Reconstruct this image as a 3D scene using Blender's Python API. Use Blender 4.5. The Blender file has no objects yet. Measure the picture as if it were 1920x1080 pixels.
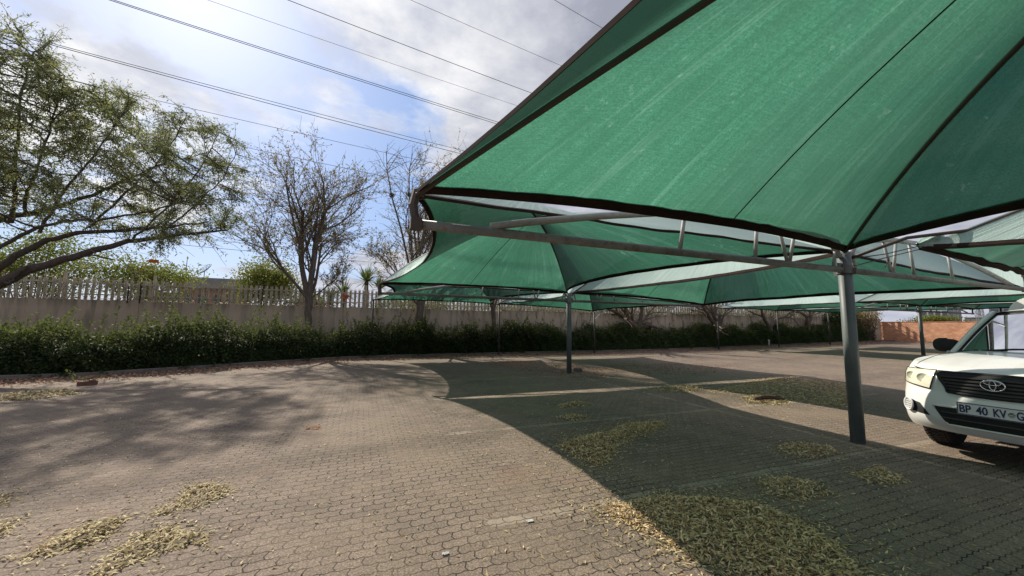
import bpy, math, random
import numpy as np
from mathutils import Vector, Matrix

random.seed(7)
RNG = np.random.default_rng(11)
PI = math.pi
scene = bpy.context.scene
COL = scene.collection

# ------------------------------------------------------------------ helpers
def ground_z(x):
    """the lot rises gently to the far right"""
    t = min(1.0, max(0.0, (x - 12.0) / 44.0))
    return 0.62 * t * t * (3 - 2 * t)

class MB:
    """collects simple shapes; build() links them as one mesh object"""
    def __init__(self):
        self.v = []; self.f = []
    def add(self, vs, fs):
        n = len(self.v)
        self.v.extend([tuple(p) for p in vs])
        self.f.extend([tuple(i + n for i in f) for f in fs])
    def box(self, c, s, rot=None):
        sx, sy, sz = s[0] / 2, s[1] / 2, s[2] / 2
        P = [Vector((x, y, z)) for z in (-sz, sz) for y in (-sy, sy) for x in (-sx, sx)]
        if rot is not None:
            P = [rot @ p for p in P]
        c = Vector(c)
        self.add([p + c for p in P], [(0, 2, 3, 1), (4, 5, 7, 6), (0, 1, 5, 4), (2, 6, 7, 3), (0, 4, 6, 2), (1, 3, 7, 5)])
    def tube(self, pts, r, n=8, cap=True):
        pts = [Vector(p) for p in pts]
        m = len(pts)
        if not hasattr(r, '__len__'):
            r = [r] * m
        vs = []; fs = []
        ref = None
        for i, p in enumerate(pts):
            d = (pts[min(i + 1, m - 1)] - pts[max(i - 1, 0)])
            if d.length < 1e-9: d = Vector((0, 0, 1))
            d.normalize()
            if ref is None:
                ref = d.orthogonal().normalized()
            else:
                ref = ref - d * ref.dot(d)
                if ref.length < 1e-6: ref = d.orthogonal()
                ref.normalize()
            b = d.cross(ref)
            for k in range(n):
                a = 2 * PI * k / n
                vs.append(p + (ref * math.cos(a) + b * math.sin(a)) * r[i])
        for i in range(m - 1):
            for k in range(n):
                k2 = (k + 1) % n
                fs.append((i * n + k, i * n + k2, (i + 1) * n + k2, (i + 1) * n + k))
        if cap:
            fs.append(tuple(range(n - 1, -1, -1)))
            fs.append(tuple(range((m - 1) * n, m * n)))
        self.add(vs, fs)
    def grid(self, fn, nu, nv, flip=False):
        vs = [fn(i / nu, j / nv) for j in range(nv + 1) for i in range(nu + 1)]
        fs = []
        for j in range(nv):
            for i in range(nu):
                a = j * (nu + 1) + i
                q = (a, a + 1, a + nu + 2, a + nu + 1)
                fs.append(q[::-1] if flip else q)
        self.add(vs, fs)
    def lathe(self, prof, c, axis='Z', n=24):
        vs = []; fs = []
        m = len(prof)
        for r, h in prof:
            for k in range(n):
                a = 2 * PI * k / n
                x, y = r * math.cos(a), r * math.sin(a)
                p = (x, y, h) if axis == 'Z' else ((x, h, y) if axis == 'Y' else (h, x, y))
                vs.append(Vector(p) + Vector(c))
        for i in range(m - 1):
            for k in range(n):
                k2 = (k + 1) % n
                fs.append((i * n + k, i * n + k2, (i + 1) * n + k2, (i + 1) * n + k))
        self.add(vs, fs)
    def build(self, name, mat, parent=None, smooth=False, auto=None):
        me = bpy.data.meshes.new(name)
        me.from_pydata(self.v, [], self.f)
        me.materials.append(mat)
        if smooth:
            me.polygons.foreach_set('use_smooth', [True] * len(me.polygons))
        me.update()
        return link(name, me, parent)

def link(name, me, parent=None):
    o = bpy.data.objects.new(name, me)
    COL.objects.link(o)
    if parent is not None:
        o.parent = parent
        top = parent
        off = Vector((0, 0, 0))
        while top is not None:
            if top.type == 'EMPTY':
                off += top.location
            top = top.parent
        if parent.type == 'EMPTY':
            o.matrix_parent_inverse = Matrix.Translation(-off)
    return o

def fast_mesh(name, V, F, mat, parent=None, smooth=False):
    V = np.asarray(V, dtype=np.float32); F = np.asarray(F, dtype=np.int32)
    me = bpy.data.meshes.new(name)
    me.vertices.add(len(V)); me.vertices.foreach_set('co', V.ravel())
    k = F.shape[1]
    me.loops.add(F.size); me.loops.foreach_set('vertex_index', F.ravel())
    me.polygons.add(len(F))
    me.polygons.foreach_set('loop_start', np.arange(0, F.size, k, dtype=np.int32))
    me.polygons.foreach_set('loop_total', np.full(len(F), k, dtype=np.int32))
    if smooth:
        me.polygons.foreach_set('use_smooth', np.ones(len(F), dtype=bool))
    me.update(calc_edges=True); me.validate()
    me.materials.append(mat)
    return link(name, me, parent)

def tag(o, label=None, cat=None, group=None, kind=None):
    if label: o['label'] = label
    if cat: o['category'] = cat
    if group: o['group'] = group
    if kind: o['kind'] = kind
    return o

def thing(name, label, cat, loc=(0, 0, 0), group=None):
    o = bpy.data.objects.new(name, None)
    COL.objects.link(o)
    o.location = loc
    o.empty_display_size = 0.2
    return tag(o, label, cat, group)

def copy_thing(root, loc, label, group=None):
    r = root.copy(); COL.objects.link(r); r.location = loc
    r['label'] = label
    if group: r['group'] = group
    for ch in list(root.children):
        c = ch.copy(); COL.objects.link(c); c.parent = r; c.matrix_parent_inverse = ch.matrix_parent_inverse.copy()
        for g in list(ch.children):
            d = g.copy(); COL.objects.link(d); d.parent = c; d.matrix_parent_inverse = g.matrix_parent_inverse.copy()
    return r

# ------------------------------------------------------------------ node materials
class NT:
    def __init__(self, name):
        self.m = bpy.data.materials.new(name); self.m.use_nodes = True
        self.t = self.m.node_tree; self.t.nodes.clear()
        self.out = self.t.nodes.new('ShaderNodeOutputMaterial')
    def n(self, typ, ins=None, **props):
        nd = self.t.nodes.new(typ)
        for k, v in props.items(): setattr(nd, k, v)
        for k, v in (ins or {}).items(): self.put(nd.inputs[k], v)
        return nd
    def put(self, sock, v):
        if isinstance(v, bpy.types.NodeSocket): self.t.links.new(v, sock)
        elif isinstance(v, bpy.types.Node): self.t.links.new(v.outputs[0], sock)
        else:
            if hasattr(v, '__len__') and len(v) == 3 and sock.type == 'RGBA': v = (*v, 1)
            sock.default_value = v
    def math(self, op, a, b=0.0, c=None):
        nd = self.n('ShaderNodeMath', operation=op)
        self.put(nd.inputs[0], a); self.put(nd.inputs[1], b)
        if c is not None: self.put(nd.inputs[2], c)
        return nd.outputs[0]
    def mix(self, f, a, b, blend='MIX'):
        nd = self.n('ShaderNodeMix', data_type='RGBA', blend_type=blend)
        self.put(nd.inputs[0], f); self.put(nd.inputs[6], a); self.put(nd.inputs[7], b)
        return nd.outputs[2]
    def ramp(self, f, stops):
        nd = self.n('ShaderNodeValToRGB')
        cr = nd.color_ramp
        while len(cr.elements) < len(stops): cr.elements.new(0.5)
        for e, (p, c) in zip(cr.elements, stops):
            e.position = p; e.color = (c, c, c, 1) if not hasattr(c, '__len__') else (*c, 1)
        self.put(nd.inputs[0], f)
        return nd.outputs[0]
    def noise(self, vec, scale, detail=4, rough=0.55, dist=0.0):
        nd = self.n('ShaderNodeTexNoise', {'Scale': scale, 'Detail': detail, 'Roughness': rough, 'Distortion': dist})
        if vec is not None: self.put(nd.inputs['Vector'], vec)
        return nd.outputs[0]
    def pos(self):
        return self.n('ShaderNodeNewGeometry').outputs['Position']
    def obj(self):
        return self.n('ShaderNodeTexCoord').outputs['Object']
    def bsdf(self, **k):
        nd = self.n('ShaderNodeBsdfPrincipled')
        for kk, v in k.items(): self.put(nd.inputs[kk.replace('_', ' ')], v)
        return nd
    def bump(self, h, strength=0.3, dist=0.02):
        return self.n('ShaderNodeBump', {'Height': h, 'Strength': strength, 'Distance': dist}).outputs[0]
    def done(self, sh):
        self.t.links.new(sh.outputs[0] if isinstance(sh, bpy.types.Node) else sh, self.out.inputs['Surface'])
        return self.m

def simple(name, c1, c2=None, scale=8.0, rough=0.6, bump=0.0, metal=0.0, spec=0.5, coat=0.0):
    t = NT(name)
    p = t.pos()
    n = t.noise(p, scale, 5, 0.6)
    c = t.mix(t.ramp(n, [(0.35, 0), (0.65, 1)]), c1, c2 or tuple(x * 0.8 for x in c1))
    b = t.bsdf(Base_Color=c, Roughness=rough, Metallic=metal)
    b.inputs['Specular IOR Level'].default_value = spec
    b.inputs['Coat Weight'].default_value = coat
    if bump: t.put(b.inputs['Normal'], t.bump(n, bump, 0.02))
    return t.done(b)

def leafmat(name, cols, trans=0.35, rough=0.7, green=True):
    """leaf colour varies from leaf to leaf"""
    t = NT(name)
    r = t.n('ShaderNodeNewGeometry').outputs['Random Per Island']
    k = len(cols)
    c = t.ramp(r, [((i + 0.0) / max(1, k - 1), cc) for i, cc in enumerate(cols)])
    d = t.bsdf(Base_Color=c, Roughness=rough)
    d.inputs['Specular IOR Level'].default_value = 0.18
    tr = t.n('ShaderNodeBsdfTranslucent', {'Color': t.mix(0.30, c, (0.22, 0.30, 0.05)) if green else c})
    s = t.n('ShaderNodeMixShader', {0: trans, 1: d.outputs[0], 2: tr.outputs[0]})
    return t.done(s)

# --- interlocking zigzag pavers
def paving_material():
    t = NT('zigzag_pavers')
    p = t.pos()
    sp = t.n('ShaderNodeSeparateXYZ', {0: p})
    x, y = sp.outputs[0], sp.outputs[1]
    # small irregularity in the laying
    warp = t.noise(p, 0.9, 2, 0.5)
    w = t.math('MULTIPLY', t.math('SUBTRACT', warp, 0.5), 0.10)
    def tri(v, per, amp):
        q = t.math('PINGPONG', t.math('ADD', v, 100.0), per / 2)          # 0..per/2
        return t.math('MULTIPLY', t.math('SUBTRACT', q, per / 4), amp / (per / 4))
    ROW, LEN = 0.101, 0.186
    x1 = t.math('ADD', t.math('ADD', x, w), tri(y, ROW, 0.010))
    y1 = t.math('ADD', t.math('ADD', y, w), t.math('MULTIPLY', t.math('SINE', t.math('MULTIPLY', x, 2 * PI / (LEN / 2))), 0.0062))
    cv = t.n('ShaderNodeCombineXYZ', {0: t.math('ADD', x1, 60.0), 1: t.math('ADD', y1, 60.0), 2: 0.0})
    br = t.n('ShaderNodeTexBrick', {'Vector': cv.outputs[0], 'Color1': (0, 0, 0), 'Color2': (1, 1, 1), 'Mortar': (0.5, 0.5, 0.5),
                                    'Scale': 1.0, 'Mortar Size': 0.0050, 'Mortar Smooth': 0.30, 'Brick Width': LEN, 'Row Height': ROW})
    mort = br.outputs['Fac']; tone = br.outputs['Color']
    base = t.mix(tone, (0.178, 0.138, 0.112), (0.288, 0.223, 0.180))
    # big stains, dusty areas, reddish blotches
    n1 = t.noise(p, 0.28, 5, 0.6)
    n2 = t.noise(p, 1.7, 5, 0.65)
    n3 = t.noise(p, 70.0, 4, 0.85)
    n4 = t.noise(p, 34.0, 3, 0.6)
    base = t.mix(t.ramp(n1, [(0.38, 0), (0.66, 0.75)]), base, (0.320, 0.250, 0.178))
    base = t.mix(t.ramp(n2, [(0.50, 0), (0.70, 0.6)]), base, (0.125, 0.103, 0.088))
    base = t.mix(t.ramp(t.noise(p, 0.8, 3, 0.5, 0.6), [(0.62, 0), (0.76, 0.55)]), base, (0.27, 0.135, 0.09))
    base = t.mix(t.ramp(n3, [(0.36, 0.9), (0.54, 0.0)]), base, (0.055, 0.045, 0.038))
    base = t.mix(t.ramp(n3, [(0.53, 0.0), (0.68, 0.75)]), base, (0.45, 0.375, 0.30))
    base = t.mix(t.ramp(n4, [(0.40, 0.45), (0.58, 0.0)]), base, (0.10, 0.082, 0.068))
    base = t.mix(t.ramp(t.noise(p, 3.6, 4, 0.6), [(0.64, 0), (0.74, 0.55)]), base, (0.075, 0.062, 0.052))
    base = t.mix(t.ramp(t.noise(p, 0.45, 6, 0.68), [(0.53, 0), (0.68, 0.5)]), base, (0.175, 0.140, 0.098))
    # rows of paler pavers that mark the bays
    line = None
    def near(v, c, hw):
        return t.math('LESS_THAN', t.math('ABSOLUTE', t.math('SUBTRACT', v, c)), hw)
    marks = []
    bayx = t.math('MULTIPLY', t.math('GREATER_THAN', x, 1.05), t.math('LESS_THAN', x, 12.6))
    bayy = near(t.math('MODULO', t.math('ADD', y1, 100.0 - 3.19), 2.70), 0.056, 0.056)
    marks.append(t.math('MULTIPLY', bayx, bayy))
    bx2 = t.math('MULTIPLY', t.math('GREATER_THAN', x, 24.5), t.math('LESS_THAN', x, 36.0))
    marks.append(t.math('MULTIPLY', bx2, bayy))
    marks.append(near(x1, 6.72, 0.055)); marks.append(near(x1, 30.3, 0.055))
    m = marks[0]
    for q in marks[1:]: m = t.math('MAXIMUM', m, q)
    wear = t.ramp(t.noise(p, 2.2, 4, 0.6), [(0.38, 0.05), (0.62, 0.65)])
    base = t.mix(t.math('MULTIPLY', m, wear), base, (0.39, 0.33, 0.265))
    # joints filled with dirt, in places moss or sand
    jc = t.mix(t.ramp(t.noise(p, 1.1, 3, 0.5), [(0.45, 0), (0.62, 1)]), (0.030, 0.024, 0.021), (0.13, 0.10, 0.07))
    sandy = t.ramp(t.noise(p, 0.55, 4, 0.6), [(0.48, 1.0), (0.74, 0.4)])
    col = t.mix(t.math('MULTIPLY', t.ramp(mort, [(0.0, 0), (0.7, 1)]), sandy), base, jc)
    b = t.bsdf(Base_Color=col, Roughness=0.88)
    b.inputs['Specular IOR Level'].default_value = 0.25
    h = t.math('ADD', t.math('MULTIPLY', mort, -0.9), t.math('MULTIPLY', n3, 0.28))
    h = t.math('ADD', h, t.math('MULTIPLY', tone, 0.25))
    t.put(b.inputs['Normal'], t.bump(h, 0.7, 0.006))
    return t.done(b)

def fabric_material():
    t = NT('green_shade_netting')
    g = t.n('ShaderNodeNewGeometry')
    p = g.outputs['Position']; back = g.outputs['Backfacing']
    uv = t.n('ShaderNodeUVMap').outputs[0]
    us = t.n('ShaderNodeSeparateXYZ', {0: uv})
    # streaks running from hem to apex and fine knit lines across
    stv = t.n('ShaderNodeCombineXYZ', {0: t.math('MULTIPLY', us.outputs[0], 60.0), 1: t.math('MULTIPLY', us.outputs[1], 1.6), 2: 0.0})
    streak = t.noise(stv.outputs[0], 1.0, 4, 0.6)
    weave = t.noise(p, 52.0, 3, 0.75)
    knv = t.n('ShaderNodeCombineXYZ', {0: t.math('MULTIPLY', us.outputs[0], 24.0), 1: t.math('MULTIPLY', us.outputs[1], 320.0), 2: 0.0})
    knit = t.noise(knv.outputs[0], 1.0, 2, 0.6)
    big = t.noise(p, 0.7, 4, 0.6)
    spots = t.math('MAXIMUM', t.ramp(t.noise(p, 5.0, 5, 0.7), [(0.64, 0), (0.76, 1)]), t.math('MULTIPLY', t.ramp(t.noise(p, 1.1, 3, 0.5), [(0.5, 0), (0.7, 1)]), t.ramp(t.noise(p, 14.0, 5, 0.7), [(0.60, 0), (0.72, 0.8)])))
    # dusty bleached outside with sun and sky sheen painted in; green underside
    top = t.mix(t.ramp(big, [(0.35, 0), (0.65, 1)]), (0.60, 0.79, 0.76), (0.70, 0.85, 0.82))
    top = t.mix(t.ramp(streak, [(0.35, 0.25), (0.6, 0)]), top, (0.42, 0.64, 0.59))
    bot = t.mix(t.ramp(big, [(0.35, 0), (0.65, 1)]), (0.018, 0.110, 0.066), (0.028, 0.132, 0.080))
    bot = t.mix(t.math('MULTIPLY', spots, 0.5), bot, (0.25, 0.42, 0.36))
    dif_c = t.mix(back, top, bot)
    tr = t.mix(t.ramp(streak, [(0.30, 0), (0.70, 1)]), (0.062, 0.245, 0.150), (0.112, 0.375, 0.250))
    tr = t.mix(t.ramp(weave, [(0.34, 0.85), (0.58, 0.0)]), tr, (0.042, 0.175, 0.105))
    tr = t.mix(t.ramp(knit, [(0.35, 0.55), (0.6, 0.0)]), tr, (0.050, 0.195, 0.118))
    tr = t.mix(t.math('MULTIPLY', spots, 0.75), tr, (0.36, 0.60, 0.49))
    crv = t.n('ShaderNodeCombineXYZ', {0: t.math('MULTIPLY', us.outputs[0], 22.0), 1: t.math('MULTIPLY', us.outputs[1], 0.8), 2: 5.0})
    crease = t.ramp(t.noise(crv.outputs[0], 1.0, 5, 0.65), [(0.56, 0), (0.62, 0.32), (0.66, 0.0)])
    tr = t.mix(crease, tr, (0.24, 0.50, 0.38))
    blot = t.noise(p, 2.3, 5, 0.62)
    tr = t.mix(t.ramp(blot, [(0.36, 0.32), (0.62, 0.0)]), tr, (0.050, 0.185, 0.116))
    fc = t.n('ShaderNodeLayerWeight', {'Blend': 0.5})
    tr = t.mix(t.ramp(fc.outputs['Facing'], [(0.38, 0.0), (0.80, 0.92)]), tr, (0.003, 0.026, 0.016))   # edge-on view darkens the colour, deepening the far undersides
    bmp = t.bump(t.math('ADD', t.math('MULTIPLY', weave, 0.3), streak), 0.75, 0.03)
    d = t.n('ShaderNodeBsdfDiffuse', {'Color': dif_c, 'Normal': bmp})
    l = t.n('ShaderNodeBsdfTranslucent', {'Color': tr, 'Normal': bmp})
    s = t.n('ShaderNodeMixShader', {0: 0.52, 1: d.outputs[0], 2: l.outputs[0]})
    gl = t.n('ShaderNodeBsdfGlossy', {'Color': (0.75, 0.85, 0.85), 'Roughness': 0.5, 'Normal': bmp})
    fr = t.n('ShaderNodeLayerWeight', {'Blend': 0.22})
    s1 = t.n('ShaderNodeMixShader', {0: t.math('MULTIPLY', fr.outputs['Fresnel'], 0.12), 1: s.outputs[0], 2: gl.outputs[0]})
    tp = t.n('ShaderNodeBsdfTransparent', {'Color': (0.75, 0.95, 0.85)})
    s2 = t.n('ShaderNodeMixShader', {0: 0.03, 1: s1.outputs[0], 2: tp.outputs[0]})
    return t.done(s2)

def bark_material(name, c1, c2):
    t = NT(name)
    p = t.pos()
    v = t.n('ShaderNodeMapping', {'Vector': p, 'Scale': (14, 14, 3)})
    n = t.noise(v.outputs[0], 1.0, 5, 0.65)
    c = t.mix(t.ramp(n, [(0.35, 0), (0.65, 1)]), c1, c2)
    b = t.bsdf(Base_Color=c, Roughness=0.9)
    t.put(b.inputs['Normal'], t.bump(n, 0.8, 0.03))
    return t.done(b)

def wall_material():
    t = NT('plastered_wall')
    p = t.pos()
    n1 = t.noise(p, 0.8, 5, 0.6)
    v = t.n('ShaderNodeMapping', {'Vector': p, 'Scale': (3.0, 3.0, 0.35)})
    n2 = t.noise(v.outputs[0], 1.0, 5, 0.65)
    n3 = t.noise(p, 18.0, 4, 0.6)
    c = t.mix(t.ramp(n1, [(0.35, 0), (0.65, 1)]), (0.42, 0.345, 0.265), (0.52, 0.43, 0.335))
    c = t.mix(t.ramp(n2, [(0.48, 0), (0.68, 0.75)]), c, (0.22, 0.185, 0.15))
    z = t.n('ShaderNodeSeparateXYZ', {0: p}).outputs[2]
    edge = t.math('MULTIPLY', t.ramp(t.math('SUBTRACT', z, 1.55), [(0.62, 0), (1.0, 1)]), t.ramp(n2, [(0.40, 0), (0.62, 0.85)]))
    c = t.mix(edge, c, (0.16, 0.14, 0.115))
    b = t.bsdf(Base_Color=c, Roughness=0.9)
    t.put(b.inputs['Normal'], t.bump(t.math('ADD', n3, n1), 0.3, 0.02))
    return t.done(b)

def brick_material():
    t = NT('orange_face_brick')
    p = t.pos()
    s = t.n('ShaderNodeSeparateXYZ', {0: p})
    cv = t.n('ShaderNodeCombineXYZ', {0: t.math('ADD', s.outputs[1], s.outputs[0]), 1: s.outputs[2], 2: 0.0})
    br = t.n('ShaderNodeTexBrick', {'Vector': cv.outputs[0], 'Color1': (0.56, 0.21, 0.095), 'Color2': (0.78, 0.40, 0.21), 'Mortar': (0.42, 0.34, 0.27),
                                    'Scale': 1.0, 'Mortar Size': 0.012, 'Brick Width': 0.26, 'Row Height': 0.095})
    n = t.noise(p, 1.3, 5, 0.65)
    c = t.mix(t.ramp(n, [(0.45, 0), (0.7, 0.5)]), br.outputs[0], (0.30, 0.13, 0.07))
    b = t.bsdf(Base_Color=c, Roughness=0.9)
    t.put(b.inputs['Normal'], t.bump(br.outputs['Fac'], -0.4, 0.01))
    return t.done(b)

def steel_material(name, c1, c2, rust=0.5):
    t = NT(name)
    p = t.pos()
    n1 = t.noise(p, 3.0, 5, 0.65)
    n2 = t.noise(p, 11.0, 5, 0.7)
    c = t.mix(t.ramp(n1, [(0.4, 0), (0.62, 1)]), c1, c2)
    f = t.ramp(n2, [(0.62 - 0.08 * rust, 0), (0.74 - 0.06 * rust, 0.8)])
    c = t.mix(f, c, (0.12, 0.055, 0.035))
    b = t.bsdf(Base_Color=c, Roughness=0.55)
    t.put(b.inputs['Normal'], t.bump(n2, 0.12, 0.01))
    return t.done(b)

def post_material():
    t = NT('painted_post_steel')
    p = t.pos()
    n1 = t.noise(p, 2.0, 4, 0.6); n2 = t.noise(p, 30.0, 4, 0.7)
    v = t.n('ShaderNodeMapping', {'Vector': p, 'Scale': (9, 9, 1.1)})
    n3 = t.noise(v.outputs[0], 1.0, 5, 0.65)
    c = t.mix(t.ramp(n1, [(0.4, 0), (0.62, 1)]), (0.085, 0.105, 0.108), (0.115, 0.135, 0.135))
    c = t.mix(t.ramp(n3, [(0.5, 0), (0.7, 0.6)]), c, (0.165, 0.18, 0.172))
    c = t.mix(t.ramp(n2, [(0.64, 0), (0.72, 0.7)]), c, (0.09, 0.07, 0.055))
    b = t.bsdf(Base_Color=c, Roughness=0.5)
    t.put(b.inputs['Normal'], t.bump(n2, 0.15, 0.006))
    return t.done(b)

def glass_material(name, tint=(0.80, 0.86, 0.88), refl=1.0):
    t = NT(name)
    tr = t.n('ShaderNodeBsdfTransparent', {'Color': tint})
    gl = t.n('ShaderNodeBsdfGlossy', {'Color': (1, 1, 1), 'Roughness': 0.02})
    fr = t.n('ShaderNodeFresnel', {'IOR': 1.5})
    s = t.n('ShaderNodeMixShader', {0: t.math('MULTIPLY', t.math('ADD', fr.outputs[0], 0.06), refl), 1: tr.outputs[0], 2: gl.outputs[0]})
    return t.done(s)

M = {}
M['paving'] = paving_material()
M['fabric'] = fabric_material()
M['hem'] = simple('hem_webbing', (0.034, 0.022, 0.018), (0.020, 0.015, 0.013), 6, 0.95, 0, 0, 0.08)
M['seam'] = simple('seam_thread', (0.022, 0.022, 0.02), None, 6, 0.9)
M['pipe'] = simple('dark_pipe', (0.045, 0.042, 0.038), (0.075, 0.05, 0.038), 4, 0.6)
M['post'] = post_material()
M['beam'] = steel_material('beam_steel', (0.19, 0.20, 0.19), (0.135, 0.145, 0.14), 1.3)
M['strut'] = steel_material('strut_steel', (0.33, 0.345, 0.33), (0.25, 0.265, 0.255), 0.5)
M['thinpost'] = simple('thin_post_steel', (0.038, 0.043, 0.045), (0.06, 0.056, 0.05), 5, 0.6)
M['wall'] = wall_material()
M['brick'] = brick_material()
M['fence'] = simple('fence_paint', (0.60, 0.54, 0.43), (0.46, 0.405, 0.32), 3.5, 0.75, 0.1)
M['wire'] = simple('razor_wire_steel', (0.16, 0.15, 0.14), None, 6, 0.5, 0, 0.6)
M['soil'] = simple('dry_soil', (0.19, 0.13, 0.09), (0.12, 0.08, 0.055), 2.5, 0.95, 0.5)
M['ground'] = simple('open_ground', (0.26, 0.22, 0.14), (0.18, 0.17, 0.09), 0.4, 0.95, 0.2)
M['kerb'] = simple('kerb_concrete', (0.17, 0.15, 0.13), (0.11, 0.10, 0.09), 5, 0.9, 0.3)
M['bark_dark'] = bark_material('bark_dark', (0.050, 0.040, 0.033), (0.105, 0.085, 0.070))
M['bark_grey'] = bark_material('bark_grey', (0.085, 0.068, 0.056), (0.17, 0.14, 0.118))
M['bark_brown'] = bark_material('bark_brown', (0.080, 0.062, 0.047), (0.15, 0.118, 0.09))
M['leaf_willow'] = leafmat('narrow_leaves', [(0.105, 0.125, 0.075), (0.145, 0.175, 0.090), (0.20, 0.235, 0.11), (0.30, 0.31, 0.14), (0.25, 0.215, 0.15), (0.40, 0.41, 0.15)], 0.55)
M['leaf_autumn'] = leafmat('autumn_leaves', [(0.30, 0.15, 0.09), (0.20, 0.18, 0.07), (0.33, 0.20, 0.12), (0.17, 0.17, 0.07), (0.38, 0.21, 0.11)], 0.45)
M['leaf_hedge'] = leafmat('hedge_leaves', [(0.014, 0.026, 0.011), (0.022, 0.038, 0.014), (0.034, 0.054, 0.018), (0.050, 0.072, 0.024)], 0.14)  # leaf colour darkened to hold the shade inside the hedge
M['leaf_shoot'] = leafmat('hedge_shoot_leaves', [(0.070, 0.095, 0.035), (0.12, 0.15, 0.05), (0.19, 0.215, 0.075), (0.10, 0.12, 0.045)], 0.32)
M['leaf_juniper'] = leafmat('juniper_leaves', [(0.030, 0.050, 0.022), (0.050, 0.080, 0.030), (0.085, 0.118, 0.042)], 0.2)
M['leaf_bright'] = leafmat('bright_leaves', [(0.085, 0.13, 0.03), (0.14, 0.18, 0.04), (0.21, 0.21, 0.05), (0.24, 0.19, 0.055)], 0.5)
M['leaf_yucca'] = leafmat('yucca_leaves', [(0.07, 0.11, 0.045), (0.11, 0.16, 0.06), (0.15, 0.17, 0.06)], 0.25)
M['leaf_reed'] = leafmat('dry_reeds', [(0.24, 0.19, 0.11), (0.17, 0.16, 0.07), (0.12, 0.14, 0.05), (0.30, 0.23, 0.13)], 0.4)
M['litter_yellow'] = leafmat('dry_yellow_leaves', [(0.30, 0.25, 0.11), (0.44, 0.36, 0.18), (0.54, 0.45, 0.25), (0.62, 0.53, 0.32), (0.22, 0.20, 0.08), (0.27, 0.16, 0.08), (0.56, 0.49, 0.28)], 0.1, 0.7, False)
M['litter_shaded'] = leafmat('shaded_dry_leaves', [(0.50, 0.36, 0.17), (0.66, 0.49, 0.26), (0.76, 0.58, 0.33), (0.22, 0.15, 0.08), (0.80, 0.64, 0.40), (0.38, 0.21, 0.12), (0.44, 0.35, 0.14)], 0.06, 0.7, False)  # dry leaves lightened and reddened to offset the green shade under the nets
M['litter_red'] = leafmat('russet_leaves', [(0.38, 0.19, 0.12), (0.46, 0.27, 0.18), (0.28, 0.14, 0.09), (0.50, 0.34, 0.23), (0.19, 0.12, 0.08)], 0.1, 0.8, False)
M['carpaint'] = simple('white_car_paint', (0.78, 0.79, 0.76), (0.74, 0.75, 0.72), 1.5, 0.32, 0, 0, 0.5, 0.6)
M['blackplastic'] = simple('black_plastic', (0.016, 0.017, 0.018), (0.026, 0.027, 0.028), 10, 0.65, 0, 0, 0.25)
M['rubber'] = simple('tyre_rubber', (0.020, 0.019, 0.018), (0.035, 0.031, 0.027), 20, 0.9, 0.4)
M['rim'] = simple('grey_rim', (0.35, 0.35, 0.35), None, 6, 0.4, 0, 0.6)
M['chrome'] = simple('chrome', (0.75, 0.76, 0.78), (0.65, 0.66, 0.68), 6, 0.15, 0, 1.0)
M['lamp'] = simple('yellowed_lamp_lens', (0.70, 0.68, 0.50), (0.80, 0.79, 0.66), 9, 0.12, 0.05, 0, 0.6, 1.0)
M['fog'] = simple('fog_lamp_glass', (0.62, 0.62, 0.58), None, 12, 0.1, 0, 0.2, 0.6, 1.0)
M['platewhite'] = simple('plate_white', (0.72, 0.73, 0.74), (0.68, 0.69, 0.70), 6, 0.4)
M['plateblue'] = simple('plate_blue', (0.015, 0.025, 0.10), None, 6, 0.5)
M['glass'] = glass_material('windscreen_glass', (0.52, 0.56, 0.60), 1.0)
M['seat'] = simple('seat_fabric', (0.20, 0.22, 0.25), (0.14, 0.155, 0.18), 12, 0.9)
M['dash'] = simple('dashboard', (0.045, 0.048, 0.055), None, 10, 0.7)
M['roofsheet'] = simple('grey_roof_sheet', (0.22, 0.22, 0.23), (0.16, 0.16, 0.17), 1, 0.7)
M['pinkbrick'] = simple('pink_brick', (0.42, 0.24, 0.19), (0.34, 0.19, 0.15), 1.2, 0.9)
M['bluewall'] = simple('hazy_blue_grey_wall', (0.20, 0.22, 0.27), (0.26, 0.28, 0.33), 0.2, 0.6)  # haze of distance painted into the wall colour as blue-grey
M['bluewall2'] = simple('dark_cladding', (0.09, 0.10, 0.13), (0.13, 0.14, 0.17), 0.3, 0.5)
M['panelglass'] = simple('dark_window_glass', (0.05, 0.06, 0.08), None, 0.5, 0.2)
M['steelgrey'] = simple('grey_lattice_steel', (0.22, 0.23, 0.25), None, 1, 0.6)
M['orange'] = simple('orange_sign', (0.75, 0.17, 0.02), (0.62, 0.13, 0.02), 4, 0.6)
M['rope'] = simple('dark_rope', (0.06, 0.055, 0.05), None, 20, 0.9)
M['cable'] = simple('cable_aluminium', (0.075, 0.08, 0.09), None, 2, 0.6)
M['paper'] = simple('white_paper', (0.75, 0.74, 0.72), None, 9, 0.8)
M['block'] = simple('broken_brick', (0.15, 0.075, 0.055), (0.10, 0.055, 0.042), 9, 0.9, 0.4)
M['sheet'] = simple('white_pipe', (0.55, 0.53, 0.48), None, 9, 0.6)
M['deadwood'] = bark_material('dead_wood', (0.06, 0.042, 0.032), (0.12, 0.085, 0.065))

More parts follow.
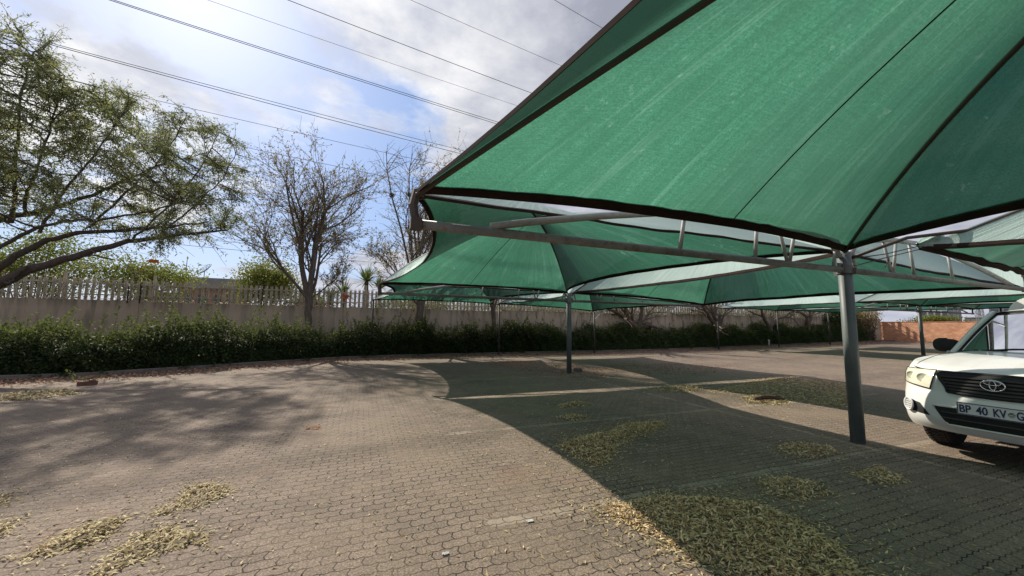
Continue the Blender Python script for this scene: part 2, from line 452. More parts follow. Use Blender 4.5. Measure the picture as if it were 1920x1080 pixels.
# ------------------------------------------------------------------ camera, sun, sky
F_PX, YAW, PITCH, ROLL, H = 704.86, 0.3732, 0.0998, 0.0127, 1.65
cy, sy = math.cos(YAW), math.sin(YAW)
fw = Vector((sy * math.cos(PITCH), cy * math.cos(PITCH), math.sin(PITCH)))
rt = Vector((cy, -sy, 0)); up = rt.cross(fw)
rt2 = rt * math.cos(ROLL) + up * math.sin(ROLL)
up2 = up * math.cos(ROLL) - rt * math.sin(ROLL)
cam = bpy.data.cameras.new('camera'); camo = bpy.data.objects.new('camera', cam); COL.objects.link(camo)
cam.sensor_width = 36; cam.lens = F_PX / 1920 * 36; cam.clip_end = 3000; cam.clip_start = 0.05
R3 = Matrix((rt2, up2, -fw)).transposed()
camo.matrix_world = Matrix.Translation((0, 0, H)) @ R3.to_4x4()
scene.camera = camo

SUN_FROM = Vector((-0.48, 1.158, 1.0)).normalized()
sl = bpy.data.lights.new('sun', 'SUN'); sl.energy = 5.0; sl.angle = math.radians(0.8); sl.color = (1.0, 0.905, 0.77)
so = bpy.data.objects.new('sun', sl); COL.objects.link(so)
so.rotation_euler = SUN_FROM.to_track_quat('Z', 'Y').to_euler()
so.location = (-20, 40, 40)

def px_dir(px, py):
    return (fw + rt2 * ((px - 960) / F_PX) + up2 * ((540 - py) / F_PX)).normalized()

CLOUD_SEED = 60.3
def make_world():
    w = bpy.data.worlds.new('World'); scene.world = w; w.use_nodes = True
    nt = w.node_tree; nt.nodes.clear()
    t = NT.__new__(NT); t.t = nt; t.m = None
    out = nt.nodes.new('ShaderNodeOutputWorld')
    sky = t.n('ShaderNodeTexSky', sky_type='NISHITA')
    sky.sun_disc = False
    sky.sun_elevation = math.asin(SUN_FROM.z)
    sky.sun_rotation = math.atan2(SUN_FROM.x, SUN_FROM.y)
    sky.air_density = 1.0; sky.dust_density = 1.0; sky.ozone_density = 1.5
    d = t.n('ShaderNodeTexCoord').outputs['Generated']
    s = t.n('ShaderNodeSeparateXYZ', {0: d})
    zz = t.math('ADD', t.math('MAXIMUM', s.outputs[2], 0.0), 0.16)
    pv = t.n('ShaderNodeCombineXYZ', {0: t.math('DIVIDE', s.outputs[0], zz), 1: t.math('DIVIDE', s.outputs[1], zz), 2: CLOUD_SEED})
    n1 = t.noise(pv.outputs[0], 1.15, 9, 0.58, 0.25)
    n2 = t.noise(pv.outputs[0], 2.6, 8, 0.60, 0.1)
    def lobe(v, lo, hi):
        dt = t.n('ShaderNodeVectorMath', {0: d, 1: tuple(v)}, operation='DOT_PRODUCT').outputs['Value']
        return t.ramp(dt, [(lo, 0.0), (hi, 1.0)])
    clear = lobe(px_dir(300, 170), 0.80, 0.97)           # the break in the cloud deck
    clear2 = lobe(px_dir(620, 200), 0.93, 0.99)
    cov = t.math('ADD', n1, t.math('MULTIPLY_ADD', t.noise(pv.outputs[0], 4.5, 6, 0.6), 0.22, 0.055))
    cov = t.math('SUBTRACT', cov, t.math('MULTIPLY', clear, 0.205))
    cov = t.math('SUBTRACT', cov, t.math('MULTIPLY', clear2, 0.08))
    mask = t.ramp(cov, [(0.46, 0.0), (0.57, 1.0)])
    sund = t.n('ShaderNodeVectorMath', {0: d, 1: tuple(SUN_FROM)}, operation='DOT_PRODUCT').outputs['Value']
    glow = t.ramp(sund, [(0.72, 0.0), (0.96, 1.0)])
    shade = t.ramp(n2, [(0.40, 0.0), (0.62, 1.0)])
    grey = t.mix(shade, (0.33, 0.345, 0.42), (0.56, 0.575, 0.65))
    white = t.mix(shade, (0.62, 0.645, 0.73), (1.04, 1.03, 1.02))
    cc = t.mix(glow, grey, white)
    hz = t.ramp(s.outputs[2], [(0.0, 1.0), (0.22, 0.0)])
    cc = t.mix(t.math('MULTIPLY', hz, 0.55), cc, (0.62, 0.64, 0.74))
    bg1 = t.n('ShaderNodeBackground', {'Color': t.mix(0.55, sky.outputs[0], (2.9, 4.8, 9.0)), 'Strength': 0.085})
    bg2 = t.n('ShaderNodeBackground', {'Color': cc, 'Strength': 0.85})
    ms = t.n('ShaderNodeMixShader', {0: mask, 1: bg1.outputs[0], 2: bg2.outputs[0]})
    nt.links.new(ms.outputs[0], out.inputs['Surface'])
make_world()
vs = scene.view_settings
vs.view_transform = 'Standard'; vs.look = 'None'; vs.exposure = 0.36; vs.gamma = 1.0
scene.cycles.use_denoising = True
scene.cycles.max_bounces = 8; scene.cycles.transparent_max_bounces = 16
scene.cycles.caustics_reflective = False; scene.cycles.caustics_refractive = False

# ------------------------------------------------------------------ ground
def sheet(name, xs, ys, zoff, mat, label=None, zf=ground_z):
    b = MB()
    nx, ny = len(xs), len(ys)
    vsx = [(x, y, zf(x) + zoff) for y in ys for x in xs]
    fs = [(j * nx + i, j * nx + i + 1, (j + 1) * nx + i + 1, (j + 1) * nx + i) for j in range(ny - 1) for i in range(nx - 1)]
    b.add(vsx, fs)
    return tag(b.build(name, mat, None, True), label, None, None, 'structure')

xs_l = [-900, -300, -100, -45] + list(np.linspace(-40, 64, 53)) + [80, 120, 300, 900]
sheet('ground', xs_l, [-300, -60, -20, 0, 10, 20, 24, 40, 80, 200, 500, 1500], -0.012, M['ground'], 'open ground beyond and under the car park')

KERB = [(-40, 14.6), (-16, 14.7), (-12, 14.75), (-9.2, 14.85), (-7.6, 15.05), (-6.2, 15.9), (-4.3, 17.2), (-2.4, 18.45), (-0.9, 19.3), (1.2, 19.95),
        (4, 20.25), (9.7, 20.8), (16, 21.0), (21.6, 21.1), (35, 21.2), (45, 21.3), (53.8, 21.4)]
def kerb_y(x):
    for (x0, y0), (x1, y1) in zip(KERB, KERB[1:]):
        if x0 <= x <= x1:
            return y0 + (y1 - y0) * (x - x0) / (x1 - x0)
    return KERB[-1][1] if x > 0 else KERB[0][1]
kx = sorted(set([k[0] for k in KERB] + list(np.linspace(-40, 53.8, 90))))
b = MB()
rows = []
for x in kx:
    ky = kerb_y(x)
    rows.append([(x, y, ground_z(x)) for y in (-45, -10, 0, 6, 12, ky)])
n = 6
vv = [p for r in rows for p in r]
ff = [(i * n + j, (i + 1) * n + j, (i + 1) * n + j + 1, i * n + j + 1) for i in range(len(rows) - 1) for j in range(n - 1)]
b.add(vv, ff)
tag(b.build('pavement', M['paving'], None, True), 'car park of zigzag interlocking pavers with paler bay lines', None, None, 'structure')
# raised planting bed behind the kerb
b = MB()
vv = []
for x in kx:
    ky = kerb_y(x) + 0.10
    for k, y in enumerate((ky, (ky + 22.1) / 2, 22.12)):
        vv.append((x, y, ground_z(x) + (0.05, 0.10, 0.12)[k]))
b.add(vv, [(i * 3 + j, (i + 1) * 3 + j, (i + 1) * 3 + j + 1, i * 3 + j + 1) for i in range(len(kx) - 1) for j in range(2)])
tag(b.build('planting_bed', M['soil'], None, True), 'soil bed between kerb and boundary wall', None, None, 'structure')
b = MB()
prof = [(-0.0, -0.02), (0.0, 0.105), (0.02, 0.12), (0.10, 0.12), (0.12, 0.10), (0.12, -0.02)]
vv = []
for x in kx:
    for dy, dz in prof: vv.append((x, kerb_y(x) - 0.02 + dy, ground_z(x) + dz))
m = len(prof)
b.add(vv, [(i * m + j, i * m + j + 1, (i + 1) * m + j + 1, (i + 1) * m + j) for i in range(len(kx) - 1) for j in range(m - 1)])
tag(b.build('kerb', M['kerb'], None, False), 'low concrete kerb along the planting bed', None, None, 'structure')

# ------------------------------------------------------------------ boundary wall, palisade fence, razor wire
WY = 22.3
bw = thing('boundary_wall', 'long grey-beige plastered wall behind the hedge', 'wall', (0, WY, 0))
segs = [(-40, -9.8, 2.56), (-9.8, -0.6, 2.52), (-0.6, 8.2, 2.54), (8.2, 22.0, 2.60), (22.0, 38.0, 2.72), (38.0, 49.5, 2.84)]
for x0, x1, zt in segs:
    b = MB(); b.box(((x0 + x1) / 2, WY + 0.11, zt / 2 - 0.1), (x1 - x0 - 0.004, 0.22, zt + 0.2))
    b.build('wall_panel', M['wall'], bw)
for x, zt in ((-9.8, 2.60), (-0.6, 2.585), (8.2, 2.64), (22.0, 2.76)):
    b = MB(); b.box((x, WY + 0.11, zt / 2 - 0.1), (0.34, 0.27, zt + 0.2)); b.build('pier', M['wall'], bw)

pf = thing('palisade_fence', 'beige steel palisade fence of pointed pales standing on the plastered wall', 'fence', (0, WY, 2.5))
def pale(b, x, y, z0, z1, w=0.115):
    # W-section pale with a split, pointed head
    pts = [(-w / 2, 0.0), (-w / 4, -0.022), (0, 0.0), (w / 4, -0.022), (w / 2, 0.0)]
    th = 0.006
    vsx = []
    for z in (z0, z1 - 0.16):
        for px, py in pts: vsx.append((x + px, y + py, z))
        for px, py in pts: vsx.append((x + px, y + py + th, z))
    fs = []
    for k in range(4):
        fs += [(k, k + 1, 10 + k + 1, 10 + k), (5 + k + 1, 5 + k, 15 + k, 15 + k + 1)]
    fs += [(0, 10, 15, 5), (4, 9, 19, 14)]
    b.add(vsx, fs)
    zt = z1 - 0.16
    for dx, tip, hh in ((-w / 3, -0.035, 0.10), (0, 0.0, 0.16), (w / 3, 0.035, 0.10)):
        b.add([(x + dx - w / 6, y - 0.01, zt), (x + dx + w / 6, y - 0.01, zt), (x + dx + w / 6, y + 0.006, zt), (x + dx - w / 6, y + 0.006, zt), (x + dx + tip, y - 0.012, zt + hh)],
              [(0, 1, 4), (1, 2, 4), (2, 3, 4), (3, 0, 4)])
SEC = 3.08
panels = []
for q in range(4):
    b = MB()
    for k in range(14):
        pb = MB(); pale(pb, 0, WY + 0.06, 2.50, 3.60 + random.uniform(-0.03, 0.03))
        ln = random.gauss(0, 0.008) + (random.choice((-0.05, 0.045)) if random.random() < 0.05 else 0)
        xo = (k + 0.5) * 0.22 + random.gauss(0, 0.007)
        b.add([(v[0] + xo + (v[2] - 3.0) * ln, v[1], v[2]) for v in pb.v], pb.f)
    b.box((SEC / 2, WY + 0.095, 2.80), (SEC, 0.05, 0.055)); b.box((SEC / 2, WY + 0.095, 3.32), (SEC, 0.05, 0.055))
    panels.append(b.build('fence_panel', M['fence'], pf))
b = MB(); b.box((0, WY + 0.12, 3.1), (0.09, 0.08, 1.3)); b.box((0, WY + 0.12, 3.762), (0.10, 0.09, 0.03))
fpost = b.build('fence_post', M['fence'], pf)
x = -40.0; first = True
xs_posts = []
while x < 46.5:
    zo = 0.0 if x < 20 else (x - 20) * 0.011
    if len(xs_posts) < 4: panels[len(xs_posts)].location = (x, 0, zo)
    else:
        c = panels[random.randrange(4)].copy(); COL.objects.link(c); c.location = (x, 0, zo)
    if first:
        fpost.location = (x, 0, zo); first = False
    else:
        c = fpost.copy(); COL.objects.link(c); c.location = (x, 0, zo)
    xs_posts.append(x); x += SEC
# flat-wrap razor coil along the wall top
b = MB()
xx = -34.0; k = 0
while xx < 40:
    r = 0.34 + 0.03 * math.sin(k * 1.7)
    cz = 2.93 + (0 if xx < 20 else (xx - 20) * 0.011)
    for s in (0, 1):
        pts = []
        for a in range(0, 15):
            an = 2 * PI * a / 14
            pts.append((xx + s * 0.28 + r * math.cos(an), WY - 0.03 - 0.03 * s + 0.01 * math.sin(3 * an), cz + r * math.sin(an)))
        b.tube(pts, 0.008, 4, False)
    xx += 0.56; k += 1
for z in (2.72, 3.1):
    b.tube([(-36, WY - 0.05, z), (20, WY - 0.05, z), (40, WY - 0.05, z + 0.2)], 0.006, 4, False)
tag(b.build('razor_wire_coil', M['wire']), 'flat looping razor wire coil fixed along the palisade fence', 'razor wire')
# electric fence stakes
for i, (x, h, lab) in enumerate(((-10.05, 0.72, 'short dark stake on the wall top left of the fence post by the step'), (-9.62, 0.85, 'dark stake standing against the right side of the step fence post'), (-4.85, 1.02, 'dark leaning stake on the wall between the step and the forked tree'))):
    b = MB()
    b.tube([(x, WY - 0.02, 2.45), (x + 0.02, WY - 0.05, 2.5 + h * 0.6), (x + (0.05 if i == 2 else 0.0), WY - 0.06, 2.5 + h)], 0.022, 6)
    for q in range(5): b.lathe([(0.0, 0), (0.035, 0.0), (0.035, 0.04), (0.0, 0.04)], (x + 0.01, WY - 0.045, 2.6 + q * h * 0.17), 'Z', 8)
    tag(b.build('fence_stake', M['blackplastic']), lab, 'stake', 'electric fence stakes on the wall')

# brick wall closing the far right end
b = MB()
b.box((49.75, 0.9, 1.42), (0.25, 46.0, 2.16))
brw = b.build('brick_wall', M['brick']); tag(brw, 'low orange face-brick wall across the far end', 'wall')
b = MB(); b.box((49.75, 0.9, 2.517), (0.31, 46.0, 0.03)); b.build('coping', M['brick'], brw)

# ------------------------------------------------------------------ steel canopy frames
TX, PX, Y1, SP, ZB, ZC = 0.40, 6.85, 3.46, 8.39, 2.565, 2.86
PX2 = 30.4
ARM = PX - TX
def frame_parts(root, px, y, z0, thick, left=True, right=True):
    b = MB()
    b.tube([(px, y, z0 - 0.05), (px, y, z0 + ZC - 0.02)], thick, 24)
    b.build('post', M['post'], root, True)
    b = MB()
    b.lathe([(thick + 0.0, -0.06), (thick + 0.018, -0.06), (thick + 0.018, 0.06), (thick, 0.06)], (px, y, z0 + ZB), 'Z', 24)
    b.box((px, y, z0 + ZB + 0.02), (2 * thick + 0.16, 0.02, 0.16)); b.box((px, y, z0 + ZB - 0.03), (0.02, 2 * thick + 0.12, 0.10))
    b.build('clamp_bracket', M['beam'], root)
    for s in ((-1,) if left else ()) + ((1,) if right else ()):
        b = MB()
        b.tube([(px + s * (thick + 0.02), y, z0 + ZB), (px + s * (ARM - 0.04), y, z0 + ZB)], 0.046, 12)
        b.build('beam', M['beam'], root, True)
        b = MB()
        ch = [(0.10, ZC - 0.10), (0.25, 2.95), (0.6, 3.08), (1.3, 3.17), (2.2, 3.18), (3.2, 3.08), (4.42, 2.88), (5.3, 2.71), (5.70, 2.62)]
        b.tube([(px + s * (thick * 0.3 + d), y, z0 + z) for d, z in ch], 0.040, 10)
        b.build('upper_chord', M['strut'], root, True)
        for d0, d1 in ((0.28, 0.20), (1.28, 1.10), (1.33, 1.50), (1.98, 1.90), (3.3, 3.2)):
            zc = float(np.interp(d1, [c[0] for c in ch], [c[1] for c in ch]))
            b = MB(); b.tube([(px + s * d0, y, z0 + ZB + 0.03), (px + s * d1, y, z0 + zc)], 0.024, 8)
            b.build('strut', M['strut'], root, True)
        b = MB()
        tx = px + s * ARM
        b.box((tx, y, z0 + ZB + 0.0), (0.10, 0.12, 0.10))
        b.tube([(tx, y, z0 + ZB + 0.02), (tx + s * 0.03, y, z0 + 2.74), (tx + s * 0.0, y, z0 + ZC + 0.02)], 0.040, 8)
        b.box((tx - s * 0.02, y, z0 + ZC + 0.0), (0.10, 0.07, 0.05))
        b.build('tip_bracket', M['pipe'], root)
G_FR = 'cantilever canopy posts in the car park'
fr = thing('canopy_frame', 'thick grey canopy post standing beside the white pickup, with truss arms', 'canopy frame', (PX, Y1, 0), G_FR)
frame_parts(fr, PX, Y1, 0, 0.088)
copy_thing(fr, (PX, Y1 + SP, 0), 'grey canopy post in the middle of the car park, russet leaves around its foot', G_FR)
copy_thing(fr, (PX, Y1 - SP, 0), 'grey canopy post out of view behind the pickup', G_FR)
z2 = ground_z(PX2)
copy_thing(fr, (PX2, Y1 + SP, z2), 'dark canopy post far off in front of the orange brick wall', G_FR)
copy_thing(fr, (PX2, Y1, z2), 'canopy post of the far row hidden behind the pickup', G_FR)
copy_thing(fr, (PX2, Y1 - SP, z2), 'canopy post of the far row beyond the right edge', G_FR)
# thin posts along the hedge
Y3 = Y1 + 2 * SP - 0.18
G_TP = 'thin canopy posts along the hedge'
thin = [(TX, 0, 'thin dark post under the lowest left canopy corner by the hedge'), (PX + 0.25, 0, 'thin dark post by the hedge, just right of the third tree trunk'),
        (PX + ARM + 0.1, 2, 'thin post with a pale bracket arm, right of the middle canopy post'), (PX2 - ARM, 3, 'thin post with a bracket below the second low bare tree'),
        (PX2, 0, 'plain thin post in front of the third low bare tree'), (PX2 + ARM, 0, 'farthest thin post by the hedge, near the fourth low bare tree')]
for x, kind, lab in thin:
    g = ground_z(x)
    r = thing('support_post', lab, 'post', (x, Y3, g), G_TP)
    b = MB()
    b.tube([(x, Y3, g - 0.05), (x, Y3, g + ZC - (0.0 if kind == 0 else 0.34))], 0.046, 10)
    b.lathe([(0.09, 0.0), (0.09, 0.02), (0.05, 0.025)], (x, Y3, g), 'Z', 10)
    b.build('pole', M['thinpost'], r, True)
    b = MB()
    if kind == 0:
        b.box((x, Y3 - 0.02, g + ZC - 0.01), (0.14, 0.12, 0.05))
        b.build('cap_plate', M['thinpost'], r)
    else:
        s = 1 if kind == 2 else -1
        zt = g + ZC - 0.36
        b.box((x + s * 0.33, Y3, zt), (0.80, 0.06, 0.06))
        b.tube([(x + s * 0.04, Y3, zt - 0.42), (x + s * 0.48, Y3, zt - 0.02)], 0.026, 6)
        b.tube([(x + s * 0.70, Y3, zt), (x + s * 0.70, Y3 - 0.02, g + ZC)], 0.03, 6)
        b.build('bracket_arm', M['strut'] if kind == 2 else M['thinpost'], r)

# ------------------------------------------------------------------ shade nets
def smoothf(t): return t * t * (3 - 2 * t)
def shade_net(label, x0, x1, y0, y1, z0, Hs, pc, ins, corners=None, wrinkle=0.0, torn=None, seam_s=0.5, hemw=0.040, sag=-0.05, hemp=(0.85, 0.85, 0.85, 0.85), pm=1.30):
    """pyramid net: corners order (x0,y1) (x1,y1) (x1,y0) (x0,y0); hem k runs from corner k to k+1"""
    C = [Vector((x0, y1, ZC)), Vector((x1, y1, ZC)), Vector((x1, y0, ZC)), Vector((x0, y0, ZC))]
    if corners:
        for k, v in corners.items(): C[k] = Vector(v)
    ap = Vector(((x0 + x1) / 2, (y0 + y1) / 2, 0))
    root = thing('shade_canopy', label, 'shade canopy', (ap.x, ap.y, z0 + ZC), 'green shade canopies')
    rr = random.Random(int(x0 * 10 + y0 * 100))
    ph = [rr.uniform(0, 6) for _ in range(8)]
    def P(k, s, t):
        a, c = C[k], C[(k + 1) % 4]
        h = a.lerp(c, s)
        mid = a.lerp(c, 0.5); nin = (Vector((ap.x, ap.y, 0)) - Vector((mid.x, mid.y, 0))).normalized()
        q = 4 * s * (1 - s)
        q = q ** hemp[k]
        h = h + nin * (ins[k] * q)
        zh = h.z - sag * q
        p = Vector((h.x, h.y, 0)).lerp(ap, t)
        pe = pc[k] * (1 - s) + pc[(k + 1) % 4] * s
        w = math.sin(PI * s)
        pw = pe * (1 - w) + pm * w
        z = zh + (ZC + Hs - zh) * (1 - (1 - t) ** pw)
        wv = (0.012 * math.sin(17 * s + ph[k]) * math.sin(5 * t + ph[k + 4]) + 0.005 * math.sin(53 * s + 9 * t + ph[k + 2]) * math.sin(11 * t + ph[k])) * (1 - t) * w
        if wrinkle:
            wv += wrinkle * (1 - t) ** 3 * (math.sin(43 * s + ph[k]) + 0.6 * math.sin(71 * s + 2 * ph[k])) * w
        return Vector((p.x, p.y, z + wv + z0))
    NS, NT_ = 44, 28
    V = []; F = []; UV = []
    for k in range(4):
        off = len(V)
        for j in range(NT_ + 1):
            t = (j / NT_) * 0.998
            for i in range(NS + 1):
                s = i / NS
                V.append(P(k, s, t)); UV.append((s + k, t))
        for j in range(NT_):
            for i in range(NS):
                a = off + j * (NS + 1) + i
                F.append((a, a + NS + 1, a + NS + 2, a + 1))
    me = bpy.data.meshes.new('net')
    me.from_pydata([tuple(v) for v in V], [], F)
    uvl = me.uv_layers.new(name='UVMap')
    for lp in me.loops: uvl.data[lp.index].uv = UV[lp.vertex_index]
    me.polygons.foreach_set('use_smooth', [True] * len(me.polygons))
    me.update()
    up_ = sum(p.normal.z for p in me.polygons)
    if up_ < 0: me.flip_normals()
    me.materials.append(M['fabric'])
    link('net', me, root)
    # hem webbing: one part per side
    for k in range(4):
        b = MB(); rows_ = []
        for i in range(41):
            s = 0.004 + 0.992 * i / 40
            rag = 0.006 * math.sin(61 * s + ph[k]) + (0.012 if (i * 7 + k) % 9 == 0 else 0)
            L = (P(k, s, 0.5) - P(k, s, 0)).length
            tw = (hemw + rag * (hemw / 0.075)) / max(0.5, L) * 0.5 * 1.25
            a = P(k, s, 0.0); c = P(k, s, tw)
            o = (a - c).normalized() * 0.03
            d = Vector((0, 0, 0.016))
            rows_ += [a + o - d, c - d * 0.9, c + d * 0.9, a + o + d]
        fs = []
        for i in range(40):
            for q in range(4):
                q2 = (q + 1) % 4
                fs.append((i * 4 + q, i * 4 + q2, (i + 1) * 4 + q2, (i + 1) * 4 + q))
        b.add(rows_, fs)
        b.build('hem', M['hem'], root)
    # arched hip pipes under the four ridges
    for k in range(4):
        b = MB()
        t0 = 0.0
        pts = [P(k, 0, t0 + (0.995 - t0) * (i / 18)) - Vector((0, 0, 0.036)) for i in range(19)]
        if torn is not None and k == torn:
            base = Vector((x0 if k in (0, 3) else x1, y1 if k in (0, 1) else y0, ZC + z0 - 0.1))
            pts = [base, base.lerp(pts[2], 0.5) + Vector((0, 0, 0.10))] + pts[2:]
        b.tube(pts, 0.025, 8)
        b.build('hip_pipe', M['pipe'], root, True)
    # stitched seam up each long-span face
    for k in (0, 2):
        b = MB()
        b.tube([P(k, seam_s, 0.02 + 0.97 * (i / 16)) - Vector((0, 0, 0.006)) for i in range(17)], 0.0065, 5)
        b.build('seam', M['seam'], root)
    return root

E1, E2 = 0.06, 0.09
ya, yb, yc, yd = Y1 - SP, Y1, Y1 + SP, Y3
I_S, I_T, I_P = 0.22, 0.66, 1.05
# hems: 0 = far short side, 1 = x1 side, 2 = near short side, 3 = x0 side
shade_net('huge green shade net overhead at top right, nearest the camera', TX, PX - E2, ya + E1, yb - E1, 0, 1.62, [1.12, 1.95, 1.9, 1.2], [I_S, I_P, I_S, I_T], seam_s=0.575, hemw=0.056, hemp=(0.85, 0.85, 0.85, 1.15), pm=1.62)
shade_net('green shade net left of the middle post, its pale left corner above the yuccas', TX, PX - E2, yb + E1, yc - E1, 0, 1.30, [2.0, 1.9, 1.9, 1.9], [I_S, I_P, I_S, I_T], seam_s=0.42)
shade_net('dark green shade net farthest left, low against the fence and hedge', TX, PX - E2, yc + E1, yd, 0, 1.2, [1.9, 1.9, 1.9, 1.9], [I_S, I_P, I_S, I_T])
shade_net('torn shade net over the pickup, its corner pulled loose and roped back', PX + E2, 2 * PX - TX, ya + E1, yb - E1, 0, 1.35, [1.6, 1.8, 1.8, 1.8], [0.34, I_T, I_S, 0.62],
          corners={0: (7.62, 2.90, 2.88)}, wrinkle=0.012, torn=0, hemw=0.050, sag=0.17)
shade_net('wide shade net with pale top right of the middle post, above the empty bays', PX + E2, 2 * PX - TX, yb + E1, yc - E1, 0, 1.95, [1.8, 1.8, 1.8, 1.8], [I_S, I_T, I_S, I_P], corners={1: (2 * PX - TX, yc - E1, 2.62), 2: (2 * PX - TX, yb + E1, 2.62)})
shade_net('small pale-topped shade net beyond the middle post, over the low bare trees', PX + E2, 2 * PX - TX, yc + E1, yd, 0, 1.2, [1.9, 1.9, 1.9, 1.9], [I_S, I_T, I_S, I_P], corners={1: (2 * PX - TX, yd, 2.62), 2: (2 * PX - TX, yc + E1, 2.62)})
X20, X21 = PX2 - ARM, PX2 + ARM
for (xa, xb, nm) in ((X20, PX2 - E2, 'left'), (PX2 + E2, X21, 'right')):
    insL = [I_S, I_P, I_S, I_T] if nm == 'left' else [I_S, I_T, I_S, I_P]
    labs = {'left': ('far-row shade net behind the thick post, its pale top above the brick wall side', 'far-row shade net just left of the dark far post', 'thin strip of far-row shade net above the hedge, left of the dark far post'),
            'right': ('far-row shade net at the right edge above the pickup cab', 'far-row shade net right of the dark far post, ending in a bracket', 'far-row shade net at the hedge, right of the dark far post')}[nm]
    shade_net(labs[0], xa, xb, ya + E1, yb - E1, z2, 1.35, [1.9] * 4, insL)
    shade_net(labs[1], xa, xb, yb + E1, yc - E1, z2, 1.6, [1.9] * 4, insL)
    shade_net(labs[2], xa, xb, yc + E1, yd, z2, 1.2, [1.9] * 4, insL)
# ropes and rag holding the torn corner
b = MB()
cr = Vector((7.72, 2.86, 2.93))
b.tube([cr, (7.3, 3.16, 2.80), (PX + 0.09, Y1 - 0.03, 2.74)], 0.008, 5)
b.tube([cr + Vector((0, 0, -0.05)), (7.35, 3.13, 2.76), (PX + 0.09, Y1 - 0.05, 2.62)], 0.007, 5)
b.tube([(7.33, 3.13, 2.76), (7.25, 3.12, 2.66), (7.12, 3.10, 2.58)], 0.007, 5)
tag(b.build('tie_rope', M['rope']), 'dark ropes tying the torn net corner to the thick post', 'rope')
b = MB()
rr = random.Random(3)
def rag(u, v):
    a = u * 2 * PI
    r = 0.10 * math.sin(PI * min(1, v + 0.08)) * (1 + 0.35 * math.sin(5 * a + 3 * v) + 0.2 * math.sin(9 * a))
    c = Vector((7.62, 2.92, 2.93)).lerp(Vector((7.98, 2.72, 3.02)), v)
    return c + Vector((r * math.cos(a) * 0.6, r * math.cos(a), r * math.sin(a)))
b.grid(rag, 18, 8)
M['ragm'] = simple('bunched_net', (0.16, 0.27, 0.23), (0.42, 0.55, 0.50), 14, 0.9)
tag(b.build('bunched_corner', M['ragm'], None, True), 'bunched pale scrap of net knotted at the torn canopy corner', 'net scrap')

# ------------------------------------------------------------------ leaves and trees
def leaf_quads(C, D, N, L, W):
    """rhombic leaves: centres, axis directions, normals, lengths, widths"""
    D = D / np.linalg.norm(D, axis=1, keepdims=True)
    S = np.cross(D, N); S /= np.linalg.norm(S, axis=1, keepdims=True) + 1e-9
    L = np.broadcast_to(L, (len(C),))[:, None]; W = np.broadcast_to(W, (len(C),))[:, None]
    V = np.stack([C - D * L / 2, C + S * W / 2 - D * L * 0.08, C + D * L / 2, C - S * W / 2 - D * L * 0.08], 1).reshape(-1, 3)
    F = np.arange(len(C) * 4).reshape(-1, 4)
    return V, F

def rnd_unit(n, rng):
    v = rng.normal(size=(n, 3)); return v / np.linalg.norm(v, axis=1, keepdims=True)

class TreeB:
    """fast tube collector for branches"""
    def __init__(self): self.V = []; self.F = []; self.n = 0
    def tube(self, pts, r0, r1, n):
        pts = np.asarray(pts, float); m = len(pts)
        d = np.gradient(pts, axis=0); d /= np.linalg.norm(d, axis=1, keepdims=True) + 1e-9
        ref = np.array([0.3, 0.5, 0.8]) if abs(d[0] @ np.array([0.3, 0.5, 0.8])) < 0.9 else np.array([1.0, 0, 0])
        u = np.cross(d, ref); u /= np.linalg.norm(u, axis=1, keepdims=True) + 1e-9
        w = np.cross(d, u)
        r = np.linspace(r0, r1, m)[:, None, None] if not hasattr(r0, '__len__') else np.asarray(r0)[:, None, None]
        a = np.arange(n) * 2 * PI / n
        ring = pts[:, None, :] + r * (u[:, None, :] * np.cos(a)[None, :, None] + w[:, None, :] * np.sin(a)[None, :, None])
        self.V.append(ring.reshape(-1, 3))
        i = np.arange(m - 1)[:, None] * n; k = np.arange(n)[None, :]; k2 = (k + 1) % n
        f = np.stack([i + k, i + k2, i + n + k2, i + n + k], -1).reshape(-1, 4) + self.n
        self.F.append(f); self.n += m * n
    def build(self, name, mat, parent):
        return fast_mesh(name, np.concatenate(self.V), np.concatenate(self.F), mat, parent, True)

def norm(v): return v / (np.linalg.norm(v) + 1e-9)

def grow(tb, rng, p, d, L, r, lev, cfg, tips):
    c = cfg[lev]
    ns = c['seg']; pts = [p]; dirs = [d]
    q = p.copy(); dd = d.copy()
    for i in range(ns):
        dd = norm(dd + rng.normal(size=3) * c['wob'] + np.array([0, 0, c['up']]))
        q = q + dd * (L / ns); pts.append(q.copy()); dirs.append(dd.copy())
    r1 = r * c['taper']
    tb.tube(pts, r, r1, c['sides'])
    if lev + 1 >= len(cfg):
        tips.append((np.array(pts), lev)); return
    if c.get('leafy'): tips.append((np.array(pts), lev))
    nch = c['n'] + (1 if rng.random() < c.get('extra', 0) else 0)
    for j in range(nch):
        f = c['from'] + (1 - c['from']) * (j + rng.random() * 0.8) / nch
        f = min(f, 1.0)
        k = f * ns; i0 = min(int(k), ns - 1); pp = pts[i0] + (pts[i0 + 1] - pts[i0]) * (k - i0)
        ax = dirs[min(i0 + 1, ns)]
        o = np.cross(ax, rng.normal(size=3)); o = norm(o)
        an = rng.uniform(*c['ang'])
        nd = norm(ax * math.cos(an) + o * math.sin(an))
        grow(tb, rng, pp, nd, L * rng.uniform(*c['ratio']), max(0.007, (r + (r1 - r) * f) * c['rr']), lev + 1, cfg, tips)

